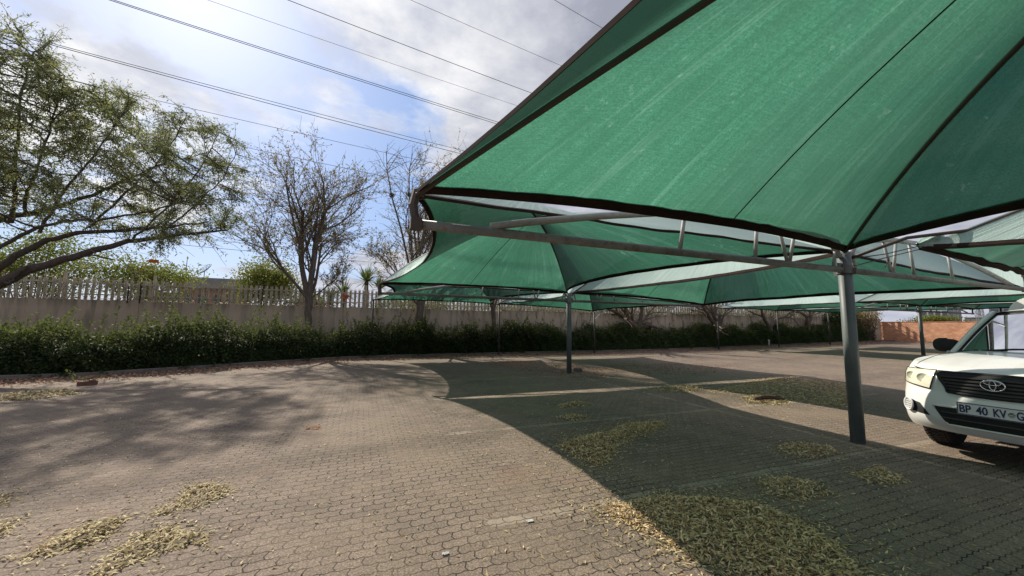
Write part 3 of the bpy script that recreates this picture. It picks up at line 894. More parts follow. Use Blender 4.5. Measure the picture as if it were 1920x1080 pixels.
def leaves_on(tips, rng, per_m, L, W, spread=0.06, down=0.3, keep=1.0):
    C = []; D = []
    for pts, lev in tips:
        if rng.random() > keep: continue
        seg = np.linalg.norm(np.diff(pts, axis=0), axis=1); tot = seg.sum()
        n = rng.poisson(tot * per_m)
        if n == 0: continue
        f = rng.random(n) * (len(pts) - 1); i = f.astype(int); fr_ = (f - i)[:, None]
        base = pts[i] * (1 - fr_) + pts[np.minimum(i + 1, len(pts) - 1)] * fr_
        dv = pts[np.minimum(i + 1, len(pts) - 1)] - pts[i]
        dv /= np.linalg.norm(dv, axis=1, keepdims=True) + 1e-9
        dr = dv * 0.6 + rng.normal(size=(n, 3)) * 0.7 - np.array([0, 0, down])
        dr /= np.linalg.norm(dr, axis=1, keepdims=True)
        C.append(base + dr * spread + rng.normal(size=(n, 3)) * spread * 0.5); D.append(dr)
    C = np.concatenate(C); D = np.concatenate(D)
    N = rnd_unit(len(C), rng)
    k = len(C)
    return leaf_quads(C, D, N, L * rng.uniform(0.7, 1.3, k), W * rng.uniform(0.7, 1.3, k))

# --- big spreading tree at the left, trunk outside the frame
def big_tree():
    rng = np.random.default_rng(5)
    root = thing('spreading_tree', 'large spreading tree with narrow green leaves, its dark limbs reaching over the left hedge', 'tree', (-13.4, 18.3, 0))
    tb = TreeB()
    A = lambda *p: np.array(p, float)
    def smoothline(pts, k=5):
        pts = np.array(pts, float); m = len(pts)
        t = np.linspace(0, m - 1, (m - 1) * k + 1)
        out = []
        for tt in t:
            i = int(min(tt, m - 2)); f = tt - i
            p0, p1, p2, p3 = pts[max(i - 1, 0)], pts[i], pts[i + 1], pts[min(i + 2, m - 1)]
            out.append(0.5 * ((2 * p1) + (-p0 + p2) * f + (2 * p0 - 5 * p1 + 4 * p2 - p3) * f * f + (-p0 + 3 * p1 - 3 * p2 + p3) * f ** 3))
        out = np.array(out)
        return out + rng.normal(size=out.shape) * 0.018
    trunk = smoothline([(-13.4, 18.3, -0.1), (-13.2, 18.1, 0.9), (-12.6, 17.7, 1.7), (-11.9, 17.3, 2.3)])
    tb2 = TreeB(); tb2.tube(trunk, 0.36, 0.24, 14)
    trunk2 = smoothline([(-13.2, 18.1, 0.8), (-13.3, 18.2, 2.4), (-13.2, 18.3, 4.2), (-12.9, 18.3, 6.5), (-12.6, 18.2, 8.8)])
    tb2.tube(trunk2, 0.26, 0.08, 12)
    tb2.build('trunk', M['bark_dark'], root)
    limbs = [
        ([(-12.2, 17.5, 2.0), (-10.81, 17.0, 2.80), (-10.13, 17.0, 3.28), (-9.03, 17.0, 3.84), (-7.83, 17.0, 4.38), (-6.52, 17.1, 4.79), (-5.1, 17.3, 5.19)], 0.185, 0.03),
        ([(-12.6, 17.8, 1.9), (-11.38, 17.8, 3.39), (-10.68, 17.8, 4.09), (-9.79, 17.8, 4.64), (-8.09, 17.8, 5.01), (-7.01, 17.9, 5.25), (-5.9, 18.0, 5.6)], 0.13, 0.025),
        ([(-13.2, 18.2, 3.9), (-11.93, 18.4, 5.09), (-10.9, 18.4, 5.54), (-9.83, 18.4, 6.18), (-8.83, 18.4, 6.95), (-7.6, 18.5, 8.0)], 0.12, 0.025),
        ([(-12.9, 17.6, 2.2), (-10.61, 16.5, 3.90), (-9.49, 16.5, 4.73), (-8.21, 16.4, 5.02), (-7.12, 16.3, 5.38), (-6.1, 16.2, 5.9)], 0.065, 0.02),
        ([(-10.68, 16.95, 2.9), (-10.5, 16.8, 2.75), (-10.35, 16.8, 2.98), (-10.14, 16.8, 3.33)], 0.06, 0.03),
        ([(-9.6, 17.0, 3.6), (-9.29, 17.0, 3.80), (-8.76, 17.0, 3.86), (-8.17, 17.0, 3.72)], 0.05, 0.02),
        ([(-11.6, 18.2, 5.0), (-11.38, 18.0, 5.33), (-11.51, 18.0, 7.15), (-11.6, 18.0, 9.48), (-11.5, 18.0, 11.2)], 0.075, 0.02),
        ([(-11.0, 17.9, 5.2), (-10.83, 17.5, 5.8), (-10.61, 17.5, 7.1), (-10.34, 17.4, 9.1), (-10.2, 17.4, 10.2)], 0.055, 0.015),
        ([(-10.2, 17.2, 4.5), (-9.6, 17.0, 6.0), (-8.9, 17.0, 7.6), (-8.3, 17.0, 9.2)], 0.05, 0.012),
        ([(-9.2, 17.6, 4.9), (-8.2, 17.4, 6.3), (-7.3, 17.4, 7.8), (-6.8, 17.4, 9.2)], 0.045, 0.012),
        ([(-7.8, 17.1, 4.5), (-6.9, 17.2, 5.9), (-6.1, 17.2, 7.4), (-5.6, 17.2, 9.0)], 0.04, 0.01),
        ([(-7.0, 17.1, 4.8), (-6.1, 17.0, 5.9), (-5.3, 17.0, 7.1), (-4.9, 17.0, 8.3)], 0.035, 0.01),
    ]
    lp = []
    for pts, r0, r1 in limbs:
        q = smoothline(pts, 6)
        tb.tube(q, r0, r1, 9)
        lp.append(q)
    env = np.array([(-13.8, 12.0), (-12.1, 12.0), (-11.26, 11.5), (-10.3, 11.5), (-10.27, 10.5), (-8.56, 10.15), (-7.12, 9.9), (-5.93, 9.75), (-4.75, 8.8), (-4.5, 7.1), (-5.04, 4.95),
                    (-6.4, 4.35), (-7.88, 4.7), (-8.94, 5.1), (-10.05, 5.2), (-11.4, 5.0), (-13.8, 5.2)])
    def inside(x, z):
        c = False; j = len(env) - 1
        for i in range(len(env)):
            (xi, zi), (xj, zj) = env[i], env[j]
            if (zi > z) != (zj > z) and x < (xj - xi) * (z - zi) / (zj - zi) + xi: c = not c
            j = i
        return c
    allp = np.concatenate([q[4:] for q in lp[:4] + lp[6:]])
    tips = []
    cnt = 0; tries = 0
    while cnt < 300 and tries < 9000:
        tries += 1
        x = rng.uniform(-13.8, -4.4); z = rng.uniform(4.2, 12.0); y = 17.4 + rng.normal() * 1.25
        sc = 17.5 / max(13.5, y)
        if not inside(x * sc, 1.65 + (z - 1.65) * sc): continue
        if z < 5.4 and rng.random() < 0.35: continue
        T = np.array([x, y, z])
        dv = T - allp; dist = np.linalg.norm(dv, axis=1)
        ok = (dv[:, 2] > -0.3)
        dist = np.where(ok, dist, dist + 4)
        i = int(np.argmin(dist + rng.random(len(dist)) * 0.9)); S = allp[i]
        Lb = np.linalg.norm(T - S)
        if Lb < 0.35: continue
        cnt += 1
        midp = S + (T - S) * 0.5 + np.array([(T - S)[0] * 0.12, 0, -0.10 * Lb if z < 7 else 0.02 * Lb]) + rng.normal(size=3) * 0.07 * Lb
        t = np.linspace(0, 1, 7)[:, None]
        c = (1 - t) ** 2 * S + 2 * t * (1 - t) * midp + t * t * T
        tb.tube(c, min(0.035, 0.012 + 0.006 * Lb), 0.007, 5)
        tips.append((c[4:], 1))
        ntw = int(5 + 5.0 * Lb)
        for k in range(min(ntw, 20)):
            f = rng.uniform(0.30, 1.0); pp = c[min(int(f * 6), 5)] + (c[min(int(f * 6) + 1, 6)] - c[min(int(f * 6), 5)]) * (f * 6 % 1)
            d0 = norm(norm(c[-1] - c[-3]) * 0.8 + rng.normal(size=3) * 0.65)
            L = rng.uniform(0.35, 0.95)
            tp = [pp]
            dd = d0.copy()
            for s in range(4):
                dd = norm(dd + rng.normal(size=3) * 0.16 + np.array([0, 0, -0.10])); tp.append(tp[-1] + dd * L / 4)
            tb.tube(tp, 0.010, 0.005, 3)
            tips.append((np.array(tp), 2))
    # sparse hanging twigs at the right and under the limbs
    for k in range(150):
        i = rng.integers(len(allp)); S = allp[i]
        if S[0] < -9.5: continue
        d0 = norm(np.array([rng.uniform(0.2, 1.0), rng.normal() * 0.5, rng.uniform(-0.3, 0.5)]))
        tp = [S]; dd = d0; L = rng.uniform(0.8, 1.9)
        for s in range(6):
            dd = norm(dd + rng.normal(size=3) * 0.14 + np.array([0.05, 0, -0.17])); tp.append(tp[-1] + dd * L / 6)
        tb.tube(tp, 0.012, 0.005, 3)
        if rng.random() < 0.6: tips.append((np.array(tp)[3:], 2))
    tb.build('limbs', M['bark_dark'], root)
    V, F = leaves_on(tips, rng, 36.0, 0.112, 0.030, 0.08, 0.25)
    fast_mesh('crown', V, F, M['leaf_willow'], root)
big_tree()

CFG_BARE = [
    dict(seg=7, n=5, extra=0.5, **{'from': 0.30}, ang=(0.35, 0.75), ratio=(0.52, 0.72), rr=0.68, taper=0.45, wob=0.08, up=0.06, sides=8),
    dict(seg=6, n=5, extra=0.5, **{'from': 0.20}, ang=(0.35, 0.85), ratio=(0.45, 0.68), rr=0.55, taper=0.40, wob=0.12, up=0.06, sides=6),
    dict(seg=5, n=4, extra=0.5, **{'from': 0.15}, ang=(0.35, 0.9), ratio=(0.45, 0.70), rr=0.55, taper=0.40, wob=0.13, up=0.05, sides=4, leafy=True),
    dict(seg=5, n=3, extra=0.4, **{'from': 0.15}, ang=(0.35, 0.9), ratio=(0.50, 0.8), rr=0.65, taper=0.5, wob=0.15, up=0.04, sides=3, leafy=True),
    dict(seg=4, n=0, **{'from': 0.2}, ang=(0.4, 0.9), ratio=(0.5, 0.8), rr=0.7, taper=0.6, wob=0.18, up=0.04, sides=3),
]
def fork_tree(name, label, cat, base, fork_z, trunk_r, limbs, seed, leaf_mat, per_m, keep, bark, cfg=CFG_BARE, lean=(0, 0), leafsize=(0.10, 0.06), group=None, extra=None):
    rng = np.random.default_rng(seed)
    root = thing(name, label, cat, base, group)
    b0 = np.array(base, float)
    top = b0 + np.array([lean[0], lean[1], fork_z - base[2]])
    tb = TreeB()
    t = np.linspace(0, 1, 8)[:, None]
    line = b0 + (top - b0) * t + np.concatenate([np.zeros((1, 3)), rng.normal(size=(6, 3)) * 0.02, np.zeros((1, 3))])
    line[0, 2] -= 0.1
    rad = trunk_r * np.array([1.25, 1.08, 1.0, 0.97, 0.95, 0.98, 1.08, 1.15])
    tb.tube(line, rad, 0, 12)
    # swelling where the trunk divides
    tb.build('trunk', M[bark], root)
    tb = TreeB(); tips = []
    for d, L, r in limbs:
        grow(tb, rng, top - np.array([0, 0, 0.12]), norm(np.array(d, float)), L, r, 0, cfg, tips)
    if extra: extra(tb, top)
    br_ = tb.build('branches', M[bark], root)
    if per_m > 0:
        V, F = leaves_on(tips, rng, per_m, leafsize[0], leafsize[1], 0.05, 0.2, keep)
        fast_mesh('crown', V, F, M[leaf_mat], root)
    return root, tips

fork_tree('bare_tree', 'nearly leafless tree with a forked trunk, rising above the palisade between spreading tree and canopies', 'tree', (-2.5, 21.4, 0.1), 2.95, 0.165,
          [((-0.22, 0.05, 1), 4.7, 0.145), ((0.06, -0.1, 1), 4.8, 0.15), ((-0.65, -0.2, 0.9), 3.5, 0.085), ((0.40, 0.25, 1.0), 3.1, 0.09), ((-0.05, 0.3, 1), 4.3, 0.09), ((0.75, -0.1, 0.62), 1.7, 0.045)],
          21, 'leaf_autumn', 5.0, 0.8, 'bark_grey', lean=(-0.15, 0.0))
def nest_limbs(tb, top):
    for pts in ([(2.9, 21.55, 2.6), (2.3, 21.5, 4.6), (1.7, 21.4, 6.9), (1.12, 21.3, 8.66), (0.8, 21.3, 10.2), (0.7, 21.2, 11.2)], [(2.95, 21.6, 2.6), (2.7, 21.5, 4.9), (2.4, 21.45, 7.0), (2.05, 21.4, 8.85), (2.0, 21.4, 10.4), (2.15, 21.4, 11.4)]):
        tb.tube(pts, 0.085, 0.012, 6)
        rg = np.random.default_rng(3)
        for k in range(16):
            f = rg.uniform(1.5, 4.9); i = int(f); p = np.array(pts[i]) + (np.array(pts[i + 1]) - np.array(pts[i])) * (f - i)
            dd = norm(np.array([rg.normal(), rg.normal() * 0.6, 1.0])); tw = [p]
            for q in range(4): dd = norm(dd + rg.normal(size=3) * 0.18); tw.append(tw[-1] + dd * rg.uniform(0.2, 0.4))
            tb.tube(tw, 0.018, 0.006, 4)
            for q in range(3):
                d2 = norm(dd + rg.normal(size=3) * 0.6); tb.tube([tw[q + 1], tw[q + 1] + d2 * 0.4, tw[q + 1] + d2 * 0.75 + rg.normal(size=3) * 0.05], 0.010, 0.005, 3)
fork_tree('bare_tree', 'sparse tree with two dark nests, just left of the near canopy tip', 'tree', (2.8, 21.6, 0.1), 2.7, 0.18,
          [((-0.40, 0.1, 1), 4.6, 0.11), ((-0.16, -0.2, 1), 5.0, 0.115), ((0.10, 0.15, 1), 4.9, 0.11), ((0.42, 0.0, 1), 3.8, 0.10), ((-0.85, -0.1, 0.8), 2.9, 0.06)],
          34, 'leaf_autumn', 4.5, 0.7, 'bark_grey', lean=(0.15, 0), extra=nest_limbs)
fork_tree('bare_tree', 'slim curved tree trunk under the farthest left canopy, beside a thin post', 'tree', (7.45, 21.6, 0.1), 2.6, 0.13,
          [((-0.25, 0.2, 1), 2.9, 0.08), ((0.3, 0.1, 1), 2.9, 0.085), ((0.0, -0.2, 1), 2.8, 0.07)], 8, 'leaf_autumn', 2.5, 0.5, 'bark_brown', lean=(-0.22, 0))
# nests in the second tree
for p, lab in (((1.12, 21.3, 8.75), 'small dark bird nest on the left of the sparse tree, the higher one'), ((2.05, 21.4, 8.95), 'small dark bird nest in the sparse tree, nearer the canopy tip')):
    rng = np.random.default_rng(int(p[0] * 100)); tb = TreeB()
    for k in range(60):
        a = rng.uniform(0, 2 * PI); rr_ = rng.uniform(0.06, 0.17); z = rng.normal() * 0.07
        an = np.linspace(a, a + rng.uniform(0.8, 2), 5)
        tb.tube(np.stack([p[0] + rr_ * np.cos(an), p[1] + rr_ * np.sin(an), p[2] + z + rng.normal(size=5) * 0.02], 1), 0.012, 0.008, 3)
    o = tb.build('bird_nest', M['bark_dark'], None); tag(o, lab, 'nest', 'nests in the sparse tree')

CFG_LOW = [
    dict(seg=8, n=4, extra=0.5, **{'from': 0.25}, ang=(0.35, 0.8), ratio=(0.5, 0.75), rr=0.65, taper=0.5, wob=0.20, up=0.05, sides=8),
    dict(seg=6, n=4, extra=0.5, **{'from': 0.2}, ang=(0.35, 0.9), ratio=(0.45, 0.7), rr=0.6, taper=0.45, wob=0.18, up=0.06, sides=6),
    dict(seg=5, n=2, **{'from': 0.3}, ang=(0.35, 0.9), ratio=(0.5, 0.7), rr=0.6, taper=0.5, wob=0.16, up=0.05, sides=4, leafy=True),
    dict(seg=4, n=0, **{'from': 0.2}, ang=(0.4, 0.9), ratio=(0.5, 0.8), rr=0.7, taper=0.6, wob=0.18, up=0.04, sides=3),
]
lowlabs = ['first low bare tree with crooked limbs, right of the middle post', 'second low bare tree behind the juniper hedge, near a bracketed thin post',
           'third low bare tree behind a plain thin post', 'fourth low bare tree with a thick bent limb, near the thick near post']
for i, (x, zf) in enumerate(((18.1, 1.95), (26.0, 1.95), (31.9, 1.9), (36.9, 1.9))):
    s = [((-1.0, -0.1, 0.42), 3.6, 0.20), ((-0.5, 0.1, 0.8), 2.9, 0.18), ((0.3, -0.1, 0.9), 2.9, 0.18), ((1.0, 0.1, 0.45), 3.6, 0.20), ((0.5, -0.2, 0.8), 2.4, 0.10)]
    if i == 3: s = [((-0.8, 0, 0.75), 2.6, 0.16), ((0.8, 0.0, 0.6), 3.0, 0.17), ((0.35, 0.1, 0.9), 2.4, 0.10)]
    if i == 2: s = [((-0.85, 0, 0.65), 3.0, 0.15), ((0.75, 0.0, 0.75), 3.0, 0.16), ((0.1, 0.1, 0.9), 2.4, 0.09)]
    fork_tree('low_tree', lowlabs[i], 'tree', (x, 21.75, ground_z(x)), ground_z(x) + zf - 0.25, 0.20, s, 50 + i, 'leaf_autumn', 0.8, 0.4, 'bark_brown', CFG_LOW, group='low bare trees behind the hedge')

def bush(name, label, cat, c, rad, n, mat, L, W, seed, trunk=None, group=None, clumps=14):
    """bushy crown of clumps of leaves on a short stem"""
    rng = np.random.default_rng(seed)
    c = np.array(c, float); rad = np.array(rad, float)
    root = thing(name, label, cat, (c[0], c[1], 0), group)
    cl = c + rnd_unit(clumps, rng) * rad * rng.uniform(0.35, 0.9, (clumps, 1))
    k = rng.integers(clumps, size=n)
    P = cl[k] + rng.normal(size=(n, 3)) * rad * 0.24
    D = rnd_unit(n, rng) + np.array([0, 0, 0.2]); N = rnd_unit(n, rng)
    V, F = leaf_quads(P, D, N, L * rng.uniform(0.6, 1.4, n), W * rng.uniform(0.6, 1.4, n))
    fast_mesh('crown', V, F, M[mat], root)
    tb = TreeB()
    g = ground_z(c[0]) - 0.1
    for q in range(clumps):
        s = np.array([c[0] + rng.normal() * 0.1, c[1], g]); m_ = (s + cl[q]) / 2 + rng.normal(size=3) * 0.2
        t = np.linspace(0, 1, 6)[:, None]
        tb.tube((1 - t) ** 2 * s + 2 * t * (1 - t) * m_ + t * t * cl[q], 0.05 if trunk is None else trunk, 0.012, 5)
    tb.build('stems', M['bark_brown'], root)
    return root

# greenery beyond the fence
bush('garden_tree', 'bright yellow-green leafy tree beyond the fence, left of the forked bare tree', 'tree', (-6.3, 30.0, 4.2), (2.0, 1.6, 2.0), 9000, 'leaf_bright', 0.16, 0.09, 61, clumps=22)
bush('garden_tree', 'pale green tree beyond the fence under the low dark limbs, far left', 'tree', (-17.6, 30.0, 4.6), (3.2, 2.0, 2.2), 9000, 'leaf_bright', 0.17, 0.08, 62, clumps=26)
bush('garden_tree', 'green tree beyond the fence under the spreading tree, nearest the tall fence post', 'tree', (-12.6, 29.0, 3.8), (2.6, 1.8, 1.6), 7500, 'leaf_bright', 0.16, 0.08, 63, clumps=22)
bush('garden_tree', 'dense tree beyond the fence at the extreme left edge', 'tree', (-24.0, 31.0, 4.4), (3.2, 2.0, 2.2), 7000, 'leaf_bright', 0.18, 0.09, 64, clumps=22)
bush('shrub', 'low green shrub beyond the fence beneath the forked bare tree', 'shrub', (-3.2, 27.0, 2.9), (1.4, 1.0, 0.8), 3000, 'leaf_bright', 0.14, 0.08, 65, clumps=14)
bush('shrub', 'yellow-green shrub behind the palisade under the left canopies', 'shrub', (3.0, 26.0, 2.9), (3.2, 1.0, 0.7), 4500, 'leaf_bright', 0.14, 0.07, 66, clumps=24)
bush('shrub', 'green shrub behind the palisade right of the middle post', 'shrub', (15.0, 27.0, 3.0), (3.6, 1.2, 0.9), 4500, 'leaf_bright', 0.15, 0.07, 67, clumps=24)
bush('corner_shrub', 'tall leafy shrub in the corner between hedge and brick wall', 'shrub', (42.0, 21.7, 2.6), (1.9, 1.1, 1.3), 7000, 'leaf_hedge', 0.16, 0.09, 68, clumps=24)
bush('corner_shrub', 'bare-branched bushy tree at the far right corner against the brick wall', 'tree', (45.6, 21.6, 2.8), (1.6, 1.0, 1.4), 2000, 'leaf_autumn', 0.14, 0.07, 69, clumps=40)
bush('shrub', 'green shrub showing over the top of the orange brick wall', 'shrub', (51.5, 19.0, 2.55), (0.9, 2.4, 0.6), 2500, 'leaf_bright', 0.16, 0.09, 70, clumps=16)
# dry reeds beyond the palisade
rng = np.random.default_rng(4)
n = 15000
P = np.stack([rng.uniform(6, 52, n), rng.uniform(23.4, 27.5, n), np.zeros(n)], 1)
Hh = rng.uniform(2.4, 4.1, n) + 0.4 * np.sin(P[:, 0] * 0.7)
P[:, 2] = Hh * rng.uniform(0.55, 1, n)
D = np.stack([rng.normal(size=n) * 0.25, rng.normal(size=n) * 0.25, np.ones(n)], 1)
V, F = leaf_quads(P, D, rnd_unit(n, rng), rng.uniform(0.6, 1.3, n), 0.035)
tag(fast_mesh('dry_reeds', V, F, M['leaf_reed']), 'dry tan reeds and weeds growing beyond the palisade fence', 'reeds', None, 'stuff')

def yucca(x, y, z, r, seed, label, trunk_z=0.0):
    rng = np.random.default_rng(seed)
    root = thing('yucca', label, 'yucca', (x, y, 0), 'yuccas beyond the fence')
    b = MB(); b.tube([(x, y, -0.1), (x + 0.05, y, z * 0.5), (x, y, z)], [0.16, 0.13, 0.12], 10); b.build('trunk', M['bark_brown'], root, True)
    V = []; F = []
    for k in range(90):
        az = rng.uniform(0, 2 * PI); el = rng.uniform(-0.35, 1.45)
        d = np.array([math.cos(az) * math.cos(el), math.sin(az) * math.cos(el), math.sin(el)])
        s = norm(np.cross(d, [0, 0, 1.0])) * 0.035 * r
        L = r * rng.uniform(0.8, 1.1)
        o = np.array([x, y, z]) + d * 0.06
        n0 = len(V)
        sag = np.array([0, 0, -0.10 * r * math.cos(el)])
        V += [o - s * 0.7, o + s * 0.7, o + d * L * 0.5 + s, o + d * L * 0.5 - s, o + d * L + sag]
        F += [(n0, n0 + 1, n0 + 2, n0 + 3), (n0 + 3, n0 + 2, n0 + 4, n0 + 4)]
    me = bpy.data.meshes.new('rosette')
    me.from_pydata([tuple(v) for v in V], [], [f if f[2] != f[3] else f[:3] for f in F]); me.materials.append(M['leaf_yucca'])
    link('rosette', me, root)
yucca(0.05, 26.0, 4.35, 1.25, 1, 'tallest spiky yucca beyond the fence, left of the canopy corner')
yucca(-1.3, 26.3, 3.5, 1.2, 2, 'darker spiky yucca behind the orange sign on the fence')
yucca(-2.0, 26.0, 3.2, 0.9, 3, 'low spiky yucca right of the forked trunk')
yucca(0.9, 26.6, 4.0, 0.9, 4, 'small yucca half behind the canopy corner')

# ------------------------------------------------------------------ hedges
def hedge(name, label, x0, x1, hfun, depth, n, mat, L, W, seed, strands=False, shoots=0):
    rng = np.random.default_rng(seed)
    root = thing(name, label, 'hedge', ((x0 + x1) / 2, kerb_y((x0 + x1) / 2) + 0.3, 0))
    x = rng.uniform(x0, x1, n)
    ky = np.array([kerb_y(v) for v in x]) + 0.02; gz = np.array([ground_z(v) for v in x])
    dep = np.minimum(depth, 22.1 - ky)
    hh = hfun(x)
    u = rng.random(n)
    # points near the front face and the rounded top
    ang = np.where(u < 0.45, rng.uniform(0, 0.7, n), rng.uniform(0.55, 1.5, n))
    sh = rng.uniform(0.72, 1.03, n)
    lump = 1 + 0.10 * np.sin(x * 2.3 + 1) + 0.08 * np.sin(x * 5.1 + ang * 4) + 0.07 * np.sin(x * 11 + ang * 9)
    y = ky + 0.9 - 0.9 * np.cos(ang) ** 0.6 * sh * lump
    z = hh * np.sin(ang) ** 0.8 * sh * lump
    back = (ang > 0.9) & (rng.random(n) < 0.6)
    y = np.where(back, ky + rng.uniform(0.5, 1, n) * dep, y)
    z = np.where(back, hh * rng.uniform(0.80, 1.02, n) * lump, z)
    P = np.stack([x, y, gz + 0.05 + z], 1)
    if strands:
        D = np.stack([rng.normal(size=n) * 0.5 + 0.25, -0.6 + rng.normal(size=n) * 0.35, rng.uniform(-0.5, 0.8, n)], 1)
    else:
        D = rnd_unit(n, rng) + np.array([0, -0.25, 0.25])
    V, F = leaf_quads(P, D, rnd_unit(n, rng), L * rng.uniform(0.6, 1.4, n), W * rng.uniform(0.6, 1.4, n))
    fast_mesh('foliage', V, F, M[mat], root)
    m_ = int(n * 0.22)
    cx_ = rng.uniform(x0, x1, int((x1 - x0) * 5)); k_ = rng.integers(len(cx_), size=m_)
    xx = np.clip(cx_[k_] + rng.normal(size=m_) * 0.16, x0, x1)
    ky2 = np.array([kerb_y(v) for v in xx]); gz2 = np.array([ground_z(v) for v in xx]); ha = rng.uniform(0.72, 1.10, len(cx_))[k_]; da = rng.uniform(0.25, 0.9, len(cx_))[k_]
    P2 = np.stack([xx, ky2 + da * np.minimum(depth, 22.1 - ky2) + rng.normal(size=m_) * 0.15, gz2 + hfun(xx) * ha + rng.normal(size=m_) * 0.15], 1)
    V, F = leaf_quads(P2, rnd_unit(m_, rng) + np.array([0, -0.2, 0.5]), rnd_unit(m_, rng), L * 0.85 * rng.uniform(0.6, 1.3, m_), W * rng.uniform(0.6, 1.3, m_))
    fast_mesh('pale_top_growth', V, F, M['leaf_shoot'], root)  # young growth, painted paler on top against the shade-dark lower leaves
    # woody, leafy inside of the hedge
    b = MB()
    xs = np.linspace(x0 + 0.2, x1 - 0.2, int((x1 - x0) * 2.2))
    def core(u_, v_):
        xx_ = x0 + 0.2 + (x1 - x0 - 0.4) * u_
        h_ = float(hfun(np.array([xx_]))[0]) * 0.70
        d_ = min(depth, 22.1 - kerb_y(xx_)) - 0.35
        a_ = v_ * PI
        w_ = 1 + 0.10 * math.sin(xx_ * 3.1 + v_ * 5) + 0.06 * math.sin(xx_ * 7.7 + v_ * 11)
        return Vector((xx_, kerb_y(xx_) + 0.30 + d_ / 2 - math.cos(a_) * d_ / 2 * w_, ground_z(xx_) + max(0.0, math.sin(a_)) ** 0.5 * h_ * w_))
    b.grid(core, len(xs), 12)
    b.build('inner_foliage', M[mat], root, True)
    if shoots:
        tb = TreeB(); tips = []
        for k in range(shoots):
            xx_ = rng.uniform(x0, x1); h_ = float(hfun(np.array([xx_]))[0])
            d_ = min(depth, 22.1 - kerb_y(xx_))
            p = np.array([xx_, kerb_y(xx_) + rng.uniform(0.25, 0.9) * d_, ground_z(xx_) + h_ * 0.85])
            L_ = rng.choice([0.3, 0.45, 0.65, 1.05], p=[0.38, 0.3, 0.22, 0.10]) * rng.uniform(0.7, 1.3)
            dd = norm(np.array([rng.normal() * 0.3, rng.normal() * 0.3, 1.0])); tp = [p]
            for s in range(4):
                dd = norm(dd + rng.normal(size=3) * 0.15); tp.append(tp[-1] + dd * (L_ + 0.2) / 4)
            tb.tube(tp, 0.008, 0.004, 3); tips.append((np.array(tp)[1:], 0))
        tb.build('shoot_stems', M['bark_brown'], root)
        V, F = leaves_on(tips, rng, 46, 0.085, 0.05, 0.05, -0.1)
        fast_mesh('shoots', V, F, M['leaf_shoot'], root)
    return root
hedge('hedge', 'dense dark leafy hedge with pale sprouting shoots along the left of the wall', -22, 10.2, lambda x: 1.22 + 0.18 * np.sin(x * 0.9) + 0.16 * np.sin(x * 2.1 + 2) + 0.12 * np.sin(x * 4.7), 2.6, 62000, 'leaf_hedge', 0.105, 0.062, 71, False, 900)
hedge('juniper_hedge', 'feathery dark juniper hedge along the wall right of the middle post', 9.6, 46.5, lambda x: 1.42 + 0.17 * np.sin(x * 0.8 + 1) + 0.15 * np.sin(x * 1.9), 1.5, 42000, 'leaf_juniper', 0.30, 0.035, 72, True, 160)

# ------------------------------------------------------------------ fallen leaves
def poly_points(poly, n, rng, spread=0.12):
    poly = np.array(poly); lo = poly.min(0); hi = poly.max(0)
    out = []
    while len(out) < n:
        p = rng.uniform(lo - spread, hi + spread)
        c = False; j = len(poly) - 1; dmin = 9
        for i in range(len(poly)):
            (xi, yi), (xj, yj) = poly[i], poly[j]
            if (yi > p[1]) != (yj > p[1]) and p[0] < (xj - xi) * (p[1] - yi) / (yj - yi) + xi: c = not c
            e = np.array([xj - xi, yj - yi]); t = np.clip(((p - [xi, yi]) @ e) / (e @ e + 1e-9), 0, 1)
            dmin = min(dmin, np.linalg.norm(p - [xi, yi] - t * e)); j = i
        if c:
            out.append((p[0], p[1], min(dmin, 0.25)))
        elif rng.random() < math.exp(-dmin / (spread * 0.35)) * 0.35:
            out.append((p[0], p[1], 0.0))
    return np.array(out)

def leaf_litter(pts, heights, rng, L, W, tilt=0.35):
    n = len(pts)
    yaw = rng.uniform(0, 2 * PI, n); el = rng.normal(size=n) * tilt
    D = np.stack([np.cos(yaw) * np.cos(el), np.sin(yaw) * np.cos(el), np.sin(el)], 1)
    S = np.stack([-np.sin(yaw), np.cos(yaw), rng.normal(size=n) * 0.35], 1)
    Ls = (L * rng.choice([0.5, 0.8, 1.0, 1.3, 1.7], n, p=[0.2, 0.25, 0.3, 0.18, 0.07]) * rng.uniform(0.8, 1.2, n))[:, None]; Ws = (W * rng.uniform(0.6, 1.4, n))[:, None]
    gz = np.array([ground_z(x) for x in pts[:, 0]])
    C = np.stack([pts[:, 0], pts[:, 1], gz + heights], 1)
    bend = np.zeros((n, 3)); bend[:, 2] = rng.uniform(0.0, 0.25, n) * Ls[:, 0] * np.where(rng.random(n) < 0.5, 1, 0.3)
    curl = S * (rng.normal(size=(n, 1)) * 0.12 * Ls)
    v0 = C - D * Ls / 2 + curl; v1 = C + S * Ws / 2 + bend; v2 = C + D * Ls / 2 + curl; v3 = C - S * Ws / 2 + bend * 0.8
    V = np.stack([v0, v1, v2, v3], 1).reshape(-1, 3)
    minz = np.repeat(gz, 4) + 0.003
    V[:, 2] = np.maximum(V[:, 2], minz)
    idx = np.arange(n)[:, None] * 4
    F = np.concatenate([idx + np.array([[0, 1, 3]]), idx + np.array([[1, 2, 3]])], 0)
    return V, F

